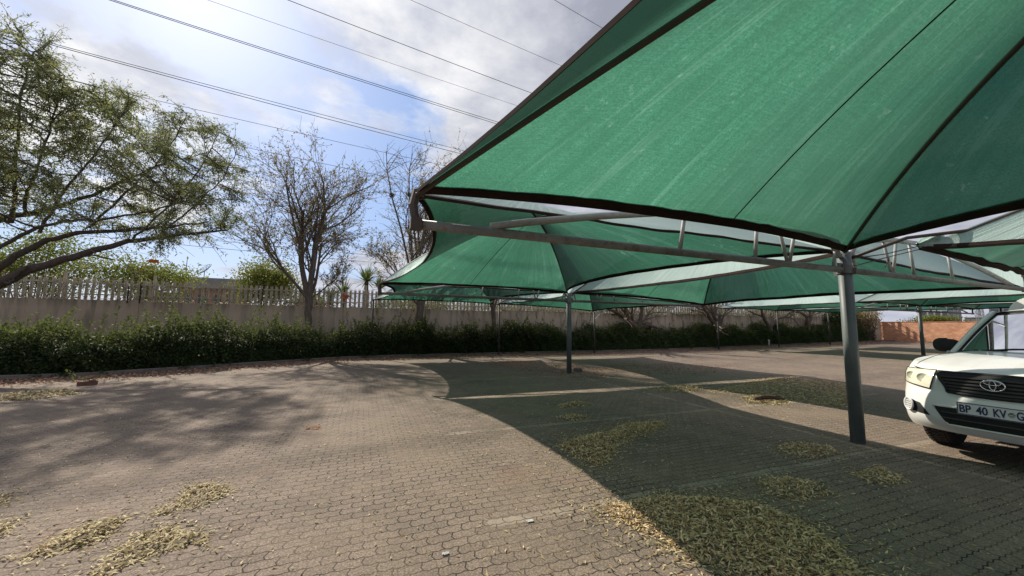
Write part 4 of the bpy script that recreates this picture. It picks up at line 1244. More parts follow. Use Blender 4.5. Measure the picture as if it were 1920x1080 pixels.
PILES = [
    ('big', [(2.06, 2.98), (2.26, 3.09), (2.76, 3.09), (3.24, 2.89), (3.55, 2.63), (3.61, 2.29), (3.5, 1.95), (3.29, 1.72), (3.1, 1.54), (2.59, 1.67), (2.45, 1.91), (2.3, 2.11), (2.23, 2.45), (2.15, 2.73)], 7200, 'litter_shaded', 0.046, 0.012, 'largest pile of narrow dry leaves, half in sun, at the bottom of the picture'),
    ('mid', [(2.63, 4.8), (3.11, 5.09), (3.67, 5.14), (4.23, 5.46), (4.98, 5.4), (4.8, 5.09), (3.88, 4.77), (3.41, 4.53), (2.89, 4.05), (2.67, 3.96), (2.56, 4.26)], 4200, 'litter_shaded', 0.052, 0.013, 'boot-shaped leaf pile in the shade in the middle of the bays'),
    ('s1', [(4.1, 3.02), (4.49, 2.99), (4.64, 2.75), (4.48, 2.5), (3.97, 2.51), (3.87, 2.69)], 750, 'litter_shaded', 0.05, 0.012, 'small oval leaf pile just below the bay line, left of the thick post foot'),
    ('s2', [(5.41, 2.8), (5.93, 2.79), (5.74, 2.52), (5.39, 2.41), (5.15, 2.57)], 520, 'litter_shaded', 0.05, 0.012, 'small leaf pile directly below the thick post foot'),
    ('s3', [(5.48, 3.74), (6.0, 3.81), (6.25, 3.47), (5.99, 3.23), (5.42, 3.26), (5.31, 3.52)], 850, 'litter_shaded', 0.05, 0.012, 'thin leaf patch immediately left of the thick post foot'),
    ('l1', [(-1.61, 4.23), (-1.53, 4.52), (-1.55, 4.87), (-1.36, 4.88), (-1.17, 4.73), (-1.14, 4.49), (-1.24, 4.36), (-1.41, 4.28)], 620, 'litter_yellow', 0.055, 0.013, 'yellow leaf pile in the sun, rightmost and farthest of those at lower left'),
    ('l2', [(-2.12, 3.8), (-2.12, 4.04), (-2.02, 4.25), (-1.82, 4.33), (-1.73, 4.23), (-1.73, 4.02), (-1.82, 3.86), (-1.97, 3.78)], 560, 'litter_yellow', 0.055, 0.013, 'long yellow leaf pile slanting up from the lower left corner'),
    ('l3', [(-1.57, 3.39), (-1.58, 3.67), (-1.57, 3.92), (-1.34, 4.0), (-1.23, 3.83), (-1.06, 3.77), (-1.02, 3.6), (-1.28, 3.59), (-1.41, 3.48), (-1.46, 3.35)], 640, 'litter_yellow', 0.055, 0.013, 'forked yellow leaf pile cut by the bottom edge at lower left'),
    ('l4', [(-3.19, 5.23), (-3.04, 5.23), (-2.89, 4.95), (-2.96, 4.87)], 130, 'litter_yellow', 0.055, 0.013, 'upper of two small leaf piles cut by the left edge'),
    ('l5', [(-2.69, 4.45), (-2.58, 4.57), (-2.47, 4.29), (-2.54, 4.22)], 130, 'litter_yellow', 0.055, 0.013, 'lower of two small leaf piles cut by the left edge'),
    ('m1', [(3.86, 7.17), (4.48, 7.44), (4.66, 7.08), (4.21, 6.89), (3.79, 6.92)], 420, 'litter_shaded', 0.06, 0.015, 'farther of two thin leaf patches in the shade left of centre bays'),
    ('m2', [(3.35, 6.23), (3.83, 6.37), (3.87, 6.06), (3.49, 5.9)], 300, 'litter_shaded', 0.06, 0.015, 'nearer of two thin leaf patches above the boot-shaped pile'),
    ('f1', [(7.36, 8.35), (8.69, 8.53), (8.96, 7.86), (7.83, 7.52), (7.21, 7.79)], 1000, 'litter_yellow', 0.07, 0.018, 'leaf patch where the bay lines cross in the sunlit gap'),
    ('f2', [(8.56, 6.61), (9.59, 6.81), (9.36, 6.01), (8.6, 5.64), (7.96, 6.02)], 1400, 'litter_yellow', 0.065, 0.017, 'sunlit yellow leaf pile with a dark stick on it'),
    ('f3', [(8.44, 7.41), (12.01, 8.68), (13.96, 8.92), (13.95, 7.62), (13.64, 7.04), (9.66, 5.01), (9.47, 5.85), (9.46, 6.85)], 9000, 'litter_shaded', 0.065, 0.018, 'wide dark leaf carpet in the shade left of the thick post'),
    ('p2', [(5.49, 13.91), (7.01, 15.22), (8.89, 15.24), (8.81, 12.64), (7.86, 10.67), (6.24, 10.37), (5.6, 11.31)], 2000, 'litter_red', 0.065, 0.028, 'russet leaves spread around the middle post foot'),
    ('fs', [(4.62, 15.38), (6.4, 16.92), (7.67, 16.07), (7.04, 14.75), (5.63, 14.27)], 1600, 'litter_red', 0.065, 0.03, 'sunlit pink russet leaf patch before the hedge'),
    ('f4', [(8.61, 13.08), (11.63, 14.56), (14.31, 13.38), (14.64, 11.48), (11.9, 10.41), (8.84, 10.52)], 2200, 'litter_red', 0.065, 0.028, 'brown leaf carpet in the shade right of the middle post'),
    ('kl', [(-7.36, 11.97), (-6.99, 12.2), (-6.48, 12.42), (-5.88, 11.64), (-6.29, 11.0), (-6.77, 11.04)], 1300, 'litter_yellow', 0.08, 0.03, 'scattered orange leaves at the left edge before the hedge'),
    ('sm', [(-0.81, 6.98), (-0.58, 6.98), (-0.55, 6.73), (-0.74, 6.77)], 110, 'litter_red', 0.05, 0.02, 'tiny patch of brown crumbs alone on the sunny paving'),
]
for nm, poly, n, mat, L, W, lab in PILES:
    rng = np.random.default_rng(len(nm) * 100 + n)
    q = poly_points(poly, n, rng, 0.10 if n < 2000 else 0.22)
    hmax = 0.045 if mat != 'litter_red' else 0.02
    if nm in ('f3', 'f4', 'p2', 'fs'): hmax = 0.012
    hz = 0.004 + rng.random(n) * hmax * np.minimum(1, q[:, 2] / 0.12)
    V, F = leaf_litter(q, hz, rng, L, W, 0.15 if nm in ('f3', 'f4', 'p2', 'fs') else 0.35)
    tag(fast_mesh('leaf_pile', V, F, M[mat]), lab, 'leaf pile', 'piles of fallen leaves on the paving')
# loose leaves over the whole lot
rng = np.random.default_rng(99)
n = 5200
q = np.stack([rng.uniform(-5, 9, n), rng.uniform(1.2, 13, n), np.zeros(n)], 1)
fr_pts = []
for nm, poly, cnt_, mat, L, W, lab in PILES:
    if mat == 'litter_red': continue
    pa = np.array(poly); k_ = max(60, cnt_ // 4)
    i_ = rng.integers(len(pa), size=k_); f_ = rng.random((k_, 1))
    e_ = pa[i_] * (1 - f_) + pa[(i_ + 1) % len(pa)] * f_
    sp_ = 0.16 if cnt_ < 2000 else 0.32
    fr_pts.append(np.concatenate([e_ + rng.normal(size=(k_, 2)) * sp_ * rng.uniform(0.4, 1.8, (k_, 1)), np.zeros((k_, 1))], 1))
q = np.concatenate([q] + fr_pts); n = len(q)
V, F = leaf_litter(q, 0.004 + rng.random(n) * 0.008, rng, 0.042, 0.011, 0.25)
tag(fast_mesh('fallen_leaves', V, F, M['litter_yellow']), 'loose narrow dry leaves scattered over the paving', 'leaves', None, 'stuff')
n = 24000
x = rng.uniform(-16, 48, n); ky = np.array([kerb_y(v) for v in x])
q = np.stack([x, ky - np.abs(rng.normal(size=n)) * 0.85 - 0.03, np.zeros(n)], 1)
V, F = leaf_litter(q, 0.004 + rng.random(n) * 0.02, rng, 0.085, 0.04, 0.3)
tag(fast_mesh('fallen_leaves', V, F, M['litter_red']), 'band of russet leaves blown against the kerb', 'leaves', None, 'stuff')

# small things on the paving
b = MB(); b.box((-6.50, 13.1, 0.05), (0.34, 0.17, 0.10), Matrix.Rotation(0.3, 3, 'Z')); b.box((-6.40, 13.08, 0.115), (0.10, 0.10, 0.035), Matrix.Rotation(0.7, 3, 'Z'))
tag(b.build('broken_brick', M['block']), 'broken dark brick lying on the paving at left', 'brick')
def sprig(x, y, h, seed, lab):
    rng = np.random.default_rng(seed); root = thing('weed', lab, 'weed', (x, y, ground_z(x))); tb = TreeB(); tips = []
    for k in range(4):
        dd = norm(np.array([rng.normal() * 0.5, rng.normal() * 0.5, 1])); tp = [np.array([x + rng.normal() * 0.12, y, ground_z(x)])]
        for s in range(4): dd = norm(dd + rng.normal(size=3) * 0.2); tp.append(tp[-1] + dd * h * rng.uniform(0.6, 1) / 4)
        tb.tube(tp, 0.007, 0.004, 3); tips.append((np.array(tp)[1:], 0))
    tb.build('stem', M['bark_brown'], root); V, F = leaves_on(tips, rng, 26, 0.09, 0.05, 0.05, -0.1); fast_mesh('leaves', V, F, M['leaf_shoot'], root)
sprig(-6.75, 13.3, 0.45, 5, 'small pale weed growing beside the broken brick')
b = MB(); b.tube([(8.35, 6.12, 0.07), (8.6, 6.08, 0.10), (8.85, 6.03, 0.085), (9.05, 5.93, 0.05)], [0.045, 0.055, 0.05, 0.02], 7); b.tube([(8.8, 6.05, 0.09), (8.95, 6.0, 0.11), (9.1, 6.02, 0.06)], [0.04, 0.03, 0.012], 6)
tag(b.build('dead_stick', M['deadwood'], None, True), 'short dark piece of dead wood on the sunlit leaf pile', 'stick')
b = MB(); b.box((7.38, 12.16, 0.07), (0.22, 0.18, 0.13), Matrix.Rotation(0.4, 3, 'Z')); b.box((7.50, 12.10, 0.05), (0.12, 0.10, 0.09), Matrix.Rotation(1.0, 3, 'Z'))
tag(b.build('stone_block', M['kerb']), 'small dark block beside the middle post foot', 'stone')
g = ground_z(30.5)
b = MB(); b.tube([(30.5, 20.9, g), (30.5, 20.9, g + 0.42)], 0.05, 10); b.lathe([(0.075, 0.42), (0.075, 0.52), (0.03, 0.56), (0.0, 0.56)], (30.5, 20.9, g), 'Z', 10)
tag(b.build('marker_stub', M['sheet'], None, True), 'short pale stub post at the kerb before the juniper hedge', 'stub post')
for i, (x, y, r, lab) in enumerate(((1.39, 3.07, 0.035, 'white leaf-shaped scrap on the paving nearest the big leaf pile'), (0.63, 2.86, 0.028, 'white crumpled scrap on the sunny paving at bottom centre'))):
    b = MB()
    rr = random.Random(i)
    b.grid(lambda u, v: Vector((x + (u - 0.5) * 2 * r * (1 - 0.5 * abs(v - 0.5)), y + (v - 0.5) * 1.1 * r, 0.005 + 0.007 * abs(math.sin(7 * u + 5 * v + i)))), 6, 5)
    tag(b.build('paper_scrap', M['paper']), lab, 'scrap', 'white scraps on the paving')

# ------------------------------------------------------------------ white pickup
def pickup():
    X0, YC = 7.12, 2.20
    root = thing('pickup_truck', 'white pickup truck parked nose-in at the right edge under the torn canopy', 'pickup', (X0 + 2.8, YC, 0))
    W_ = 0.985
    def a0(s):
        u = min(1.0, abs(s) / W_)
        return 0.5 * (1 - math.sqrt(max(0.0, 1 - u ** 3)))
    PZ = [0.30, 0.36, 0.42, 0.50, 0.62, 0.72, 0.80, 0.86, 0.95, 1.05, 1.12, 1.16]
    PA = [0.14, 0.08, 0.03, 0.00, 0.00, 0.015, 0.035, 0.06, 0.075, 0.10, 0.16, 0.20]
    def prof(z): return float(np.interp(z, PZ, PA))
    def fas(s, z, off=0.0):
        return Vector((X0 + a0(s) + prof(z) - off, YC + s, z))
    def ze(a): return 1.115 + 0.20 * (1 - math.exp(-max(0, a - 0.15) / 0.75))
    # outer shell: outline around the front and along both sides
    cols = []
    for i in range(41):
        a = 5.75 - (5.75 - 0.55) * (i / 40); cols.append((-W_, a))
    for i in range(1, 60):
        th = -1 + 2 * i / 60
        s = W_ * math.copysign(1 - (1 - abs(th)) ** 1.6, th)
        cols.append((s, a0(s)))
    for i in range(41):
        a = 0.55 + (5.75 - 0.55) * (i / 40); cols.append((W_, a))
    NV = 22
    b = MB(); vsx = []
    for s, a in cols:
        front = abs(s) < W_ - 1e-6
        zb = 0.335
        for wc in (1.02, 4.55):
            if not front and abs(a - wc) < 0.50: zb = max(zb, 0.40 + math.sqrt(0.50 ** 2 - (a - wc) ** 2))
        zt = ze(a) if a < 1.6 else ze(1.6) + 0.0
        for j in range(NV + 1):
            v = j / NV
            z = zb + (zt - zb) * v
            k = min(1.0, max(0.0, 1 - (a - 0.1) / 0.6)) if not front else 1.0
            tuck = 0.05 * max(0.0, v - 0.80) / 0.20 * (v) + 0.015 * (1 - v) ** 4
            sc = 1 - tuck * (1.0 if not front else abs(s) / W_)
            # slight shoulder crease along the side
            crease = 0.0 if front else 0.012 * math.exp(-((z - 1.0) / 0.05) ** 2)
            vsx.append((X0 + a + prof(z) * k, YC + s * sc + math.copysign(crease, s), z))
    m = NV + 1
    fs = [(i * m + j, (i + 1) * m + j, (i + 1) * m + j + 1, i * m + j + 1) for i in range(len(cols) - 1) for j in range(NV)]
    b.add(vsx, fs)
    b.box((X0 + 5.74, YC, 0.85), (0.05, 1.9, 0.9))
    b.build('body', M['carpaint'], root, True)
    b = MB(); b.box((X0 + 3.0, YC, 0.46), (5.2, 1.5, 0.22)); b.box((X0 + 0.75, YC, 0.50), (0.8, 1.2, 0.25)); b.tube([(X0 + 1.02, YC - 0.8, 0.38), (X0 + 1.02, YC + 0.8, 0.38)], 0.05, 8)
    b.build('chassis', M['blackplastic'], root)
    # bonnet and wing tops
    def hood(u, v):
        uu = -1 + 2 * u
        s = 0.94 * math.copysign(1 - (1 - abs(uu)) ** 1.4, uu)
        af = a0(s / 0.94 * W_) + 0.160; ar = 1.50 + 0.30 * (s / 0.94) ** 2
        a = af + (ar - af) * v
        q = abs(s) / 0.94
        crown = 0.075 * (1 - q ** 3.0) * smoothf(min(1, v * 1.6 + 0.12)) + 0.022 * math.exp(-((q - 0.62) / 0.10) ** 2) * smoothf(min(1, v * 2.5)) * (1 - 0.6 * v)
        fr_ = 0.035 * (1 - min(1, v / 0.08)) ** 2
        return Vector((X0 + a, YC + s, ze(a) + crown + 0.012 - fr_))
    b = MB(); b.grid(hood, 44, 26); b.build('bonnet', M['carpaint'], root, True)
    # bonnet shut lines
    b = MB()
    for sg in (-1, 1):
        pts = []
        for i in range(20):
            v = 0.03 + 0.95 * i / 19
            u = 0.5 + sg * 0.5 * (1 - (1 - (0.80 / 0.94)) ** (1 / 1.4))
            pts.append(hood(u, v) + Vector((0, 0, 0.001)))
        b.tube(pts, 0.0045, 4, False)
    b.build('shut_line', M['blackplastic'], root)
    def patch(poly4, off, name, mat, nu=14, nv=8, parent=root, smooth=True):
        (s0, z0), (s1, z1), (s2, z2_), (s3, z3) = poly4   # inner top, outer top, outer bottom, inner bottom
        def fn(u, v):
            st = s0 + (s1 - s0) * u; sb = s3 + (s2 - s3) * u
            zt_ = z0 + (z1 - z0) * u; zb_ = z3 + (z2_ - z3) * u
            return fas(st + (sb - st) * v, zt_ + (zb_ - zt_) * v, off)
        bb = MB(); bb.grid(fn, nu, nv)
        # rim
        return bb, fn
    for sg in (-1, 1):
        b, fn = patch([(sg * 0.53, 1.122), (sg * 0.935, 1.118), (sg * 0.955, 0.925), (sg * 0.585, 0.872)], 0.014, '', None)
        o = b.build('headlight', M['lamp'], root, True)
        bb = MB(); edge = [fn(u, 0) for u in np.linspace(0, 1, 9)] + [fn(1, v) for v in np.linspace(0, 1, 6)] + [fn(u, 1) for u in np.linspace(1, 0, 9)] + [fn(0, v) for v in np.linspace(1, 0, 6)]
        bb.tube(edge, 0.007, 5, False); bb.build('bezel', M['blackplastic'], o)
        bb = MB()
        for (u, v, r) in ((0.30, 0.48, 0.062), (0.70, 0.45, 0.052)):
            c = fn(u, v) + Vector((-0.005, 0, 0)); bb.lathe([(r, 0.0), (r * 0.9, -0.006), (r * 0.75, 0.0), (0.0, -0.004)], c, 'X', 16)
        bb.build('reflector', M['lamp'], o, True)
        # fog lamp over a dark patch painted on for its shaded corner recess
        bq, fn2 = patch([(sg * 0.70, 0.665), (sg * 0.87, 0.70), (sg * 0.865, 0.545), (sg * 0.585, 0.52)], 0.006, '', None)
        o2 = bq.build('fog_lamp_dark_patch', M['blackplastic'], root, True)
        c = fas(sg * 0.835, 0.625, 0.03)
        nrm = Vector((-0.75, sg * 0.66, 0)).normalized(); tx_ = Vector((0, 0, 1)).cross(nrm)
        bb = MB()
        vv = [c + nrm * 0.012]; ff = []
        for k in range(20):
            an = 2 * PI * k / 20; vv.append(c + (tx_ * math.cos(an) + Vector((0, 0, 1)) * math.sin(an)) * 0.082)
        for k in range(20): ff.append((0, 1 + k, 1 + (k + 1) % 20))
        bb.add(vv, ff)
        o3 = bb.build('fog_lamp', M['fog'], root, True)
        bb = MB(); bb.tube([c + nrm * 0.004 + (tx_ * math.cos(2 * PI * k / 20) + Vector((0, 0, 1)) * math.sin(2 * PI * k / 20)) * 0.084 for k in range(21)], 0.012, 6, False)
        for q in (-0.045, -0.015, 0.015, 0.045):
            hw = math.sqrt(0.08 ** 2 - q * q); p = c + nrm * 0.014 + Vector((0, 0, q)); bb.tube([p - tx_ * hw, p + tx_ * hw], 0.004, 5)
        bb.build('fog_lamp_ring', M['platewhite'], o3)
    # grille
    def gr_fn(u, v):
        hw = 0.505 - 0.105 * smoothf(v); s = (-1 + 2 * u) * hw
        zt_ = 1.098 + 0.012 * (1 - (2 * u - 1) ** 2); zb_ = 0.862 - 0.018 * (1 - (2 * u - 1) ** 2)
        return (s, zt_ + (zb_ - zt_) * v)
    b = MB(); b.grid(lambda u, v: fas(*gr_fn(u, v), 0.006), 24, 10)
    gr = b.build('grille', M['blackplastic'], root, True)
    b = MB()
    for v in (0.20, 0.36, 0.52, 0.68, 0.84):
        pts = [fas(*gr_fn(u, v), 0.026) for u in np.linspace(0.02, 0.98, 21)]
        vsx = []; fs = []
        for p in pts: vsx += [p + Vector((0.02, 0, 0.013)), p + Vector((-0.004, 0, 0.009)), p + Vector((-0.004, 0, -0.006)), p + Vector((0.02, 0, -0.012))]
        for i in range(20):
            for q in range(4): fs.append((i * 4 + q, i * 4 + (q + 1) % 4, (i + 1) * 4 + (q + 1) % 4, (i + 1) * 4 + q))
        b.add(vsx, fs)
    M['slat'] = simple('grille_slat_plastic', (0.055, 0.056, 0.058), None, 10, 0.4)
    b.build('slats', M['slat'], gr)
    b = MB()
    ed = [fas(*gr_fn(u, 0), 0.015) for u in np.linspace(0, 1, 25)] + [fas(*gr_fn(1, v), 0.015) for v in np.linspace(0.1, 1, 8)] + [fas(*gr_fn(u, 1), 0.015) for u in np.linspace(1, 0, 25)] + [fas(*gr_fn(0, v), 0.015) for v in np.linspace(1, 0.0, 8)]
    b.tube(ed, 0.021, 8, False)
    b.grid(lambda u, v: fas((-1 + 2 * u) * (0.515 - 0.02 * v), 1.125 - 0.055 * v, 0.030 - 0.012 * (v - 0.5) ** 2), 24, 5)
    b.build('grille_frame', M['blackplastic'], gr, True)
    # chrome emblem: an outer oval with two crossing inner ovals
    b = MB()
    ec = fas(0, 0.995, 0.065)
    def oval(c, rx, rz, r, lean=0.0):
        pts = []
        for k in range(33):
            an = 2 * PI * k / 32; dz = rz * math.sin(an); pts.append(c + Vector((lean * dz, rx * math.cos(an), dz)))
        b.tube(pts, r, 6, False)
    oval(ec, 0.098, 0.064, 0.0085); oval(ec + Vector((0, 0, 0.030)), 0.068, 0.025, 0.0065); oval(ec + Vector((0, 0, 0.004)), 0.027, 0.054, 0.0065)
    b.build('emblem', M['chrome'], gr, True)
    bb = MB(); bb.lathe([(0.0, 0.0), (1.0, 0.0)], (0, 0, 0), 'X', 24)
    # lower intake: dark patch painted on for the shaded opening
    b = MB(); b.grid(lambda u, v: fas((-1 + 2 * u) * (0.545 - 0.13 * v), 0.675 - 0.23 * v - 0.012 * (2 * u - 1) ** 2, 0.006), 24, 6)
    li = b.build('lower_intake', M['blackplastic'], root, True)
    b = MB()
    for z in (0.60, 0.53): b.tube([fas(s, z, 0.012) for s in np.linspace(-0.46, 0.46, 15)], 0.007, 5)
    b.build('intake_bars', M['slat'], li)
    b = MB()
    ed = [fas((-1 + 2 * u) * 0.55, 0.678 - 0.012 * (2 * u - 1) ** 2, 0.004) for u in np.linspace(0, 1, 21)] + [fas((-1 + 2 * u) * 0.415, 0.443, 0.004) for u in np.linspace(1, 0, 21)]
    b.tube(ed + [ed[0]], 0.014, 6, False); b.build('intake_lip', M['carpaint'], li, True)
    # number plate
    PH, PW = 0.150, 0.60
    pc = Vector((X0 - 0.030, YC, 0.685))
    b = MB(); b.box(pc, (0.012, PW, PH)); plate = b.build('number_plate', M['platewhite'], root)
    b = MB()
    for z in (-1, 1): b.box(pc + Vector((-0.007, 0, z * (PH / 2 - 0.007))), (0.004, PW - 0.004, 0.008))
    for y in (-1, 1): b.box(pc + Vector((-0.007, y * (PW / 2 - 0.007), 0)), (0.004, 0.008, PH - 0.018))
    b.build('plate_border', M['plateblue'], plate)
    def text(body, y_left, size, z, width):
        cu = bpy.data.curves.new('plate_text', 'FONT'); cu.body = body; cu.size = size; cu.extrude = 0.002; cu.offset = 0.0022
        to = bpy.data.objects.new('plate_text', cu); COL.objects.link(to)
        dg = bpy.context.evaluated_depsgraph_get(); me = bpy.data.meshes.new_from_object(to.evaluated_get(dg))
        COL.objects.unlink(to); bpy.data.objects.remove(to)
        xs_ = [v.co.x for v in me.vertices]; k = width / (max(xs_) - min(xs_)); x0_ = min(xs_)
        for v in me.vertices:
            x_, y_, z_ = v.co
            v.co = (pc.x - 0.008 - z_, y_left - (x_ - x0_) * k, z + y_ * 1.22)
        me.materials.clear(); me.materials.append(M['plateblue'])
        return link('plate_lettering', me, plate)
    # read from the front: left of the plate is +y
    yl = YC + PW / 2 - 0.024
    text('BP', yl, 0.105, 0.640, 0.098); text('40', yl - 0.138, 0.105, 0.640, 0.096); text('KV', yl - 0.277, 0.105, 0.640, 0.102); text('GP', yl - 0.452, 0.105, 0.640, 0.098)
    b = MB()
    cz = pc + Vector((-0.008, -PW / 2 + 0.60 - 0.024 - 0.415 + 0.0, 0))
    cz.y = yl - 0.415
    for k in range(5): b.box(cz + Vector((0, (k - 2) * 0.011, 0.004 + 0.006 * math.cos((k - 2) * 0.9))), (0.004, 0.008, 0.016))
    b.box(cz + Vector((0, 0, -0.014)), (0.004, 0.052, 0.006)); b.box(cz + Vector((0, 0, 0.022)), (0.004, 0.03, 0.006)); b.box(cz + Vector((0, 0, -0.026)), (0.004, 0.036, 0.004))
    M['crest'] = simple('plate_crest_green', (0.06, 0.14, 0.07), (0.12, 0.12, 0.06), 60, 0.6)
    b.build('plate_crest', M['crest'], plate)
    # windscreen
    def ws(u, v, k=1.0, off=0.0):
        q = -1 + 2 * u
        sb, st = 0.835 * k, 0.625 * k
        a = (1.47 + 0.27 * q * q) + ((2.36 + 0.16 * q * q) - (1.47 + 0.27 * q * q)) * v
        z = (1.352 - 0.02 * q * q) + (1.965 - 0.015 * q * q - 1.352 + 0.02 * q * q) * v + 0.03 * math.sin(PI * v)
        return Vector((X0 + a - off, YC + q * (sb + (st - sb) * v), z + off * 0.5))
    b = MB(); b.grid(lambda u, v: ws(u, v), 20, 12); wso = b.build('windscreen', M['glass'], root, True)
    b = MB()
    ed = [ws(u, 0, 1, 0.004) for u in np.linspace(0, 1, 21)] + [ws(1, v, 1, 0.004) for v in np.linspace(0, 1, 12)] + [ws(u, 1, 1, 0.004) for u in np.linspace(1, 0, 21)] + [ws(0, v, 1, 0.004) for v in np.linspace(1, 0, 12)]
    b.tube(ed, 0.013, 6, False); b.build('windscreen_seal', M['blackplastic'], wso)
    b = MB()
    b.grid(lambda u, v: Vector((ws(u, 0).x - 0.10 + 0.12 * v, ws(u, 0).y, 1.335 + 0.018 * v)), 16, 2)
    b.build('cowl', M['blackplastic'], root)
    # pillars, roof
    for q in (0, 1):
        sg = 1 if q else -1
        b = MB()
        pts = [ws(q, v) + Vector((0.015, sg * 0.048, 0.005)) for v in np.linspace(-0.10, 1.0, 12)]
        b.tube(pts, 0.045, 10); b.build('pillar', M['carpaint'], root, True)
        b = MB()
        p0 = ws(q, 0) + Vector((0.05, sg * 0.03, 0)); p1 = ws(q, 1) + Vector((0.05, sg * 0.03, 0))
        zb_ = 1.315
        b.add([p0, Vector((X0 + 2.9, YC + sg * 0.90, zb_)), Vector((X0 + 2.9, YC + sg * 0.72, 1.93)), p1], [(0, 1, 2, 3)])
        b.build('side_window', M['glass'], root)
        b = MB(); b.tube([(X0 + 2.93, YC + sg * 0.92, 1.30), (X0 + 2.93, YC + sg * 0.72, 1.97)], 0.05, 8); b.tube([(X0 + 3.5, YC + sg * 0.92, 1.30), (X0 + 3.45, YC + sg * 0.72, 1.97)], 0.06, 8)
        b.tube([p1 + Vector((0, 0, -0.02)), (X0 + 3.45, YC + sg * 0.72, 1.96)], 0.045, 8)
        b.grid(lambda u, v: Vector((X0 + 1.6 + 1.95 * u, YC + sg * (0.95 - 0.03 * v), 1.25 + 0.09 * v)), 6, 2)
        b.build('door_frame', M['carpaint'], root, True)
    def roof(u, v):
        q = -1 + 2 * u
        a = 2.36 + 0.16 * q * q + (3.55 - 2.36 - 0.16 * q * q) * v
        return Vector((X0 + a, YC + q * 0.72, 1.972 - 0.015 * q * q + 0.085 * (1 - q ** 4) * math.sin(PI * min(0.62, 0.08 + v * 0.7)) - 0.02 * abs(q) ** 8))
    b = MB(); b.grid(roof, 20, 12)
    b.grid(lambda u, v: Vector((X0 + 3.55, YC + (-1 + 2 * u) * (0.93 - 0.2 * max(0, v - 0.5) * 2), 1.28 + 0.16 * v if v < 0.5 else 1.36 + (v - 0.5) * 0.02)), 8, 4)
    b.build('roof', M['carpaint'], root, True)
    b = MB(); b.add([(X0 + 3.56, YC - 0.78, 1.40), (X0 + 3.56, YC + 0.78, 1.40), (X0 + 3.5, YC + 0.64, 1.90), (X0 + 3.5, YC - 0.64, 1.90)], [(0, 1, 2, 3)]); b.build('rear_window', M['glass'], root)
    # load-bed canopy
    b = MB()
    def can(u, v):
        an = PI * u; sx = math.copysign(abs(math.cos(an)) ** 0.35, math.cos(an)); sz_ = math.sin(an) ** 0.35 if 0 < u < 1 else 0
        vv_ = v
        a = 3.62 + 2.1 * vv_ + 0.22 * sz_ * (1 - vv_)
        return Vector((X0 + a, YC + 0.90 * sx, 1.32 + 0.98 * sz_))
    b.grid(can, 26, 10)
    ring = [can(i / 26, 0) for i in range(27)]; b.add(ring + [Vector((X0 + 3.62, YC, 1.32))], [(i, i + 1, 27) for i in range(26)])
    ring = [can(i / 26, 1) for i in range(27)]; b.add(ring + [Vector((X0 + 5.72, YC, 1.32))], [(i + 1, i, 27) for i in range(26)])
    b.build('bed_canopy', M['carpaint'], root, True)
    # interior
    b = MB(); b.box((X0 + 1.98, YC, 1.235), (0.62, 1.60, 0.14)); b.box((X0 + 2.1, YC - 0.0, 1.05), (0.5, 1.5, 0.3)); b.build('dashboard', M['dash'], root)
    b = MB()
    cst = Vector((X0 + 2.42, YC + 0.42, 1.36)); ax = Vector((0.85, 0, 0.52)).normalized(); e1 = Vector((0, 1, 0)); e2 = ax.cross(e1)
    b.tube([cst + (e1 * math.cos(2 * PI * k / 24) + e2 * math.sin(2 * PI * k / 24)) * 0.205 for k in range(25)], 0.019, 8, False)
    for an in (0.2, PI - 0.2, -PI / 2): b.tube([cst - ax * 0.02, cst + (e1 * math.cos(an) + e2 * math.sin(an)) * 0.20], 0.016, 6)
    b.tube([cst, cst - ax * 0.35], 0.03, 6); b.build('steering_wheel', M['blackplastic'], root, True)
    for sg in (-1, 1):
        b = MB()
        def seat(u, v):
            an = 2 * PI * u; w_ = 0.25 * (1 - 0.25 * smoothf(v)); 
            return Vector((X0 + 3.0 + 0.22 * v + 0.075 * math.sin(an), YC + sg * 0.42 + w_ * math.copysign(abs(math.cos(an)) ** 0.6, math.cos(an)), 0.85 + 0.62 * v))
        b.grid(seat, 16, 8)
        b.box((X0 + 2.75, YC + sg * 0.42, 0.85), (0.55, 0.50, 0.16))
        b.lathe([(0.0, -0.09), (0.08, -0.08), (0.12, 0.0), (0.08, 0.09), (0.0, 0.10)], (X0 + 3.24, YC + sg * 0.42, 1.57), 'Z', 12)
        b.build('seat', M['seat'], root, True)
    b = MB(); b.lathe([(0, -0.1), (0.03, -0.1), (0.03, 0.1), (0, 0.1)], (X0 + 2.42, YC, 1.86), 'Y', 8); b.build('interior_mirror', M['blackplastic'], root)
    # wipers
    for s0, s1 in ((0.55, -0.08), (-0.10, -0.68)):
        b = MB(); p0 = ws(0.5 + s0 / 1.67, 0.015) + Vector((-0.02, 0, 0.012)); p1 = ws(0.5 + s1 / 1.67, 0.075) + Vector((-0.015, 0, 0.012))
        b.tube([p0, (p0 + p1) / 2 + Vector((0, 0, 0.012)), p1], 0.011, 5); b.tube([ws(0.5 + s0 / 1.67, -0.04) + Vector((-0.02, 0, 0.02)), p0.lerp(p1, 0.4) + Vector((-0.004, 0, 0.014))], 0.009, 5)
        b.build('wiper', M['blackplastic'], root)
    b = MB()
    for sg in (-0.25, 0.25): b.box(hood(0.5 + sg, 0.93) + Vector((0, 0, 0.008)), (0.03, 0.04, 0.02))
    b.build('washer_jet', M['blackplastic'], root)
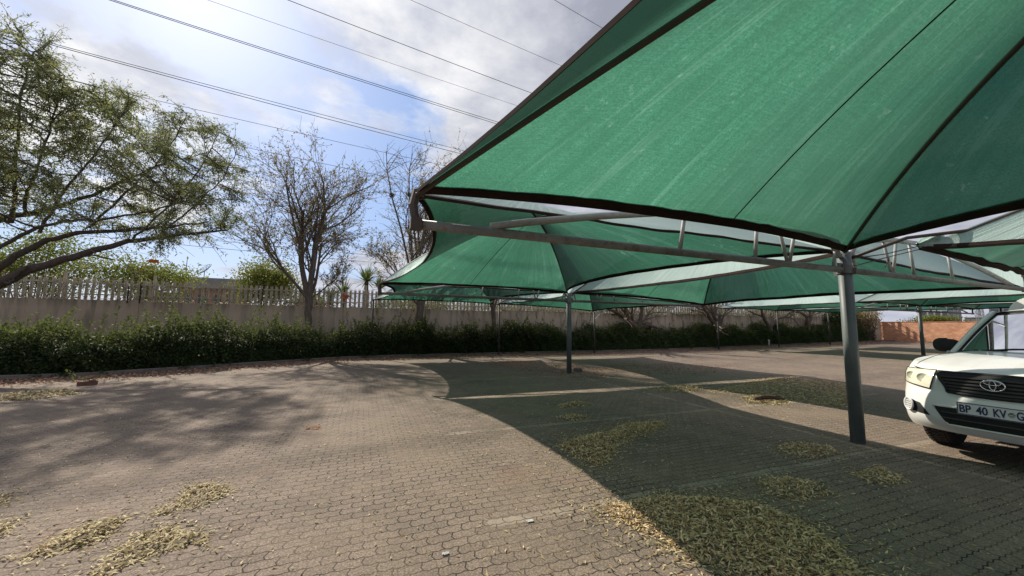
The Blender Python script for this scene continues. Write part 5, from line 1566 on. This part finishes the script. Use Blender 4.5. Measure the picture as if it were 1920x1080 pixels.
    # door mirrors
    for sg in (-1, 1):
        b = MB()
        mc = Vector((X0 + 1.95, YC + sg * 1.045, 1.425))
        def mir(u, v):
            an = 2 * PI * u; el = -PI / 2 + PI * v; ce = math.cos(el)
            x_ = 0.095 * math.copysign(abs(ce * math.cos(an)) ** 0.75, math.cos(an)); y_ = 0.155 * math.copysign(abs(ce * math.sin(an)) ** 0.7, math.sin(an)); z_ = 0.115 * math.copysign(abs(math.sin(el)) ** 0.75, el)
            return mc + Vector((min(x_, 0.05), y_, z_ * (1 - 0.12 * (y_ * sg / 0.155 < 0))))
        b.grid(mir, 24, 14)
        b.box(mc + Vector((0.02, -sg * 0.15, -0.065)), (0.06, 0.14, 0.06))
        b.box(Vector((X0 + 1.98, YC + sg * 0.875, 1.39)), (0.16, 0.03, 0.15))
        b.build('door_mirror', M['blackplastic'], root, True)
    # wheels
    for a, sg in ((1.02, -1), (1.02, 1), (4.55, -1), (4.55, 1)):
        c = Vector((X0 + a, YC + sg * 0.80, 0.395))
        b = MB()
        b.lathe([(0.24, -0.125), (0.33, -0.135), (0.375, -0.12), (0.393, -0.085), (0.395, 0.0), (0.393, 0.085), (0.375, 0.12), (0.33, 0.135), (0.24, 0.125)], c, 'Y', 48)
        for k in range(48):
            an = 2 * PI * k / 48
            for yy, da in ((-0.07, 0.0), (0.0, 0.065), (0.07, 0.0)):
                rr_ = 0.398; p = c + Vector((rr_ * math.cos(an + da), yy, rr_ * math.sin(an + da)))
                b.box(p, (0.014, 0.055, 0.032), Matrix.Rotation(-(an + da), 3, 'Y'))
        wh = b.build('wheel', M['rubber'], root)
        b = MB(); b.lathe([(0.245, -0.12), (0.22, -0.11), (0.21, sg * 0.05), (0.10, sg * 0.09), (0.0, sg * 0.09)], c, 'Y', 32); b.lathe([(0.245, 0.12), (0.225, 0.10), (0.22, 0.0)], c, 'Y', 32)
        b.build('rim', M['rim'], wh, True)
    return root
pickup()

# ------------------------------------------------------------------ things beyond the walls
hb = thing('house', 'low pink brick building with a grey roof seen through the palisade', 'house', (-19, 60, 0))
b = MB(); b.box((-18.9, 62, 3.0), (6.6, 4, 6.0)); b.build('wall', M['pinkbrick'], hb)
b = MB(); b.box((-18.8, 61.8, 6.65), (7.4, 5.2, 1.3)); b.box((-18.8, 61.7, 5.95), (7.8, 5.6, 0.12)); b.build('roof', M['roofsheet'], hb)
for k in range(4):
    b = MB(); b.box((-21.2 + k * 1.55, 59.98, 4.6), (0.9, 0.08, 1.1)); b.build('window', M['panelglass'], hb)
b = MB(); b.box((-24.5, 62, 2.6), (4.4, 3, 5.2)); b.box((-24.5, 62, 5.25), (4.7, 3.3, 0.12))
tag(b.build('outbuilding', M['roofsheet']), 'plain grey low outbuilding left of the pink brick building', 'building')
dish = thing('satellite_dish', 'mesh satellite dish on the grey roof beyond the fence', 'satellite dish', (-19.7, 60, 7.3))
b = MB(); dc = Vector((-19.6, 59.8, 8.2))
dn = Vector((-0.55, -0.45, 0.70)).normalized(); e1 = dn.orthogonal().normalized(); e2 = dn.cross(e1)
def dpt(r, an): return dc + (e1 * math.cos(an) + e2 * math.sin(an)) * r + dn * (0.22 * r * r)
for r in (0.3, 0.6, 0.9, 1.15): b.tube([dpt(r, 2 * PI * k / 20) for k in range(21)], 0.022, 4, False)
for k in range(12): b.tube([dpt(r, 2 * PI * k / 12) for r in (0.05, 0.5, 1.15)], 0.02, 4)
b.build('reflector_mesh', M['steelgrey'], dish)
b = MB(); b.tube([dc - Vector((0, 0, 1.0)), dc], 0.05, 6); b.tube([dpt(1.1, 0), dc + dn * 0.9, dpt(1.1, 2.1)], 0.02, 4); b.build('mount', M['steelgrey'], dish)
b = MB(); b.tube([(-22.5, 62.5, 2), (-22.5, 62.5, 8.0), (-22.5, 62.5, 10.4)], [0.10, 0.07, 0.03], 6)
for z in (7.9, 8.6): b.box((-22.5, 62.4, z), (0.4, 0.1, 0.25))
tag(b.build('antenna_mast', M['steelgrey']), 'thin grey antenna mast behind the fence, above the outbuilding', 'mast')
# orange warning plates
b = MB(); b.box((-9.25, 22.25, 4.43), (0.36, 0.03, 0.15)); b.tube([(-9.4, 22.25, 4.43), (-9.86, 22.38, 3.8)], 0.012, 4)
tag(b.build('warning_plate', M['orange']), 'small orange plate held above the fence post under the spreading tree', 'sign', 'orange plates on the fence')
b = MB(); b.box((-0.98, 22.28, 3.10), (0.30, 0.02, 0.22))
for k in range(5): b.box((-1.10 + k * 0.06, 22.262, 3.10 + 0.03 * (k % 2)), (0.03, 0.012, 0.14))
tag(b.build('warning_plate', M['orange']), 'orange plate fixed on the palisade in front of the yuccas', 'sign', 'orange plates on the fence')

def tower(label, y0, y1, z1, x, mat, cols, rows_):
    r = thing('office_building', label, 'building', (x, (y0 + y1) / 2, 0), 'buildings beyond the brick wall')
    b = MB(); b.box((x + 3, (y0 + y1) / 2, z1 / 2), (6, y1 - y0, z1)); b.build('wall', M[mat], r)
    for i in range(cols):
        b = MB()
        w = (y1 - y0) / cols
        for j in range(rows_):
            b.box((x - 0.03, y0 + (i + 0.5) * w, z1 * (0.2 + 0.75 * (j + 0.5) / rows_)), (0.06, w * 0.62, z1 * 0.55 / rows_))
        b.build('window', M['panelglass'], r)
    b = MB(); b.box((x + 3, (y0 + y1) / 2, z1 + 0.1), (6.2, y1 - y0 + 0.2, 0.2)); b.build('parapet', M['roofsheet'], r)
tower('tall blue-grey building with vertical ribs above the brick wall, right of the dark far post', 42.2, 46.6, 6.7, 120, 'bluewall', 4, 3)
tower('wide low dark-panelled building above the brick wall, left of the pickup cab', 37.0, 39.8, 4.5, 120, 'bluewall2', 2, 1)
tower('dark twin-slab building directly above the pickup roof', 33.0, 34.6, 6.9, 120, 'bluewall2', 1, 3)
tower('dark slab building beside the lattice tower above the pickup roof', 34.9, 36.3, 6.85, 120, 'bluewall2', 1, 3)
def lattice(label, x, y, z1, w):
    b = MB()
    for sx in (-1, 1):
        for sy2 in (-1, 1): b.tube([(x + sx * w, y + sy2 * w, 0), (x + sx * w * 0.5, y + sy2 * w * 0.5, z1)], 0.05, 4)
    n_ = 8
    for k in range(n_):
        za, zb2 = z1 * k / n_, z1 * (k + 1) / n_; wa = w * (1 - 0.5 * k / n_); wb = w * (1 - 0.5 * (k + 1) / n_)
        for s in (-1, 1):
            b.tube([(x - wa, y - s * wa, za), (x - wb, y + s * wb, zb2)], 0.035, 3); b.tube([(x + wa, y - s * wa, za), (x + wb, y + s * wb, zb2)], 0.035, 3)
            b.tube([(x - s * wa, y - wa, za), (x + s * wb, y - wb, zb2)], 0.035, 3)
    tag(b.build('lattice_tower', M['steelgrey']), label, 'tower', 'steel towers beyond the brick wall')
lattice('thin steel lattice tower left of the low dark-panelled building', 120, 40.9, 6.6, 0.5)
lattice('steel lattice tower beside the dark slab building above the pickup', 118, 36.9, 7.2, 0.6)
lattice('faint lattice tower behind the low dark-panelled building', 130, 41.0, 8.0, 0.5)

# overhead power lines
WIRES = [
    ('upper wire of the close pair crossing the top left of the sky', (-16.1, 30.4, 22.34), (11.18, 33.44, 21.63), 0.024),
    ('lower wire of the close pair crossing the top left of the sky', (-16.29, 30.37, 22.25), (11.18, 33.44, 21.41), 0.024),
    ('single wire entering the top edge above the picture middle', (-6.68, 31.45, 26.6), (14.76, 33.84, 25.89), 0.026),
    ('faint wire near the canopy edge, second from the right', (2.54, 32.48, 30.77), (18.42, 34.25, 30.29), 0.018),
    ('short stretch of wire at top right, ending behind the near canopy', (18.06, 34.21, 37.78), (24.11, 34.89, 37.27), 0.026),
    ('faint thin wire between the close pair and the middle wire', (-11.42, 30.92, 24.45), (12.92, 33.64, 23.99), 0.014),
    ('upper wire of the wide pair passing behind the top of the spreading tree', (-18.42, 30.14, 18.39), (7.96, 33.08, 17.85), 0.020),
    ('lower wire of the wide pair passing behind the top of the spreading tree', (-18.18, 30.16, 18.27), (7.97, 33.08, 17.49), 0.024),
    ('thin wire touching the right tops of the spreading tree', (-14.77, 30.54, 16.26), (6.71, 32.94, 16.02), 0.016),
    ('thin wire crossing the crown tops of the two bare trees', (-8.55, 31.24, 14.20), (-0.67, 32.12, 14.02), 0.016),
    ('upper of the low thin wires behind the bare tree trunks', (-19.43, 30.02, 7.3), (0.45, 32.24, 7.2), 0.014),
    ('lower of the low thin wires just above the fence', (-10.4, 31.03, 6.7), (4.84, 32.73, 6.62), 0.014),
]
for lab, a, c, r in WIRES:
    a = Vector(a); c = Vector(c); d = c - a
    pts = []
    for k in range(31):
        t = -1.6 + 4.6 * k / 30
        p = a + d * t
        L = d.length
        p.z += ((t - 0.5) ** 2 - 0.25) * L * L * 0.00035
        pts.append(p)
    b = MB(); b.tube(pts, r, 5)
    tag(b.build('power_line', M['cable']), lab, 'power line', 'overhead power lines')
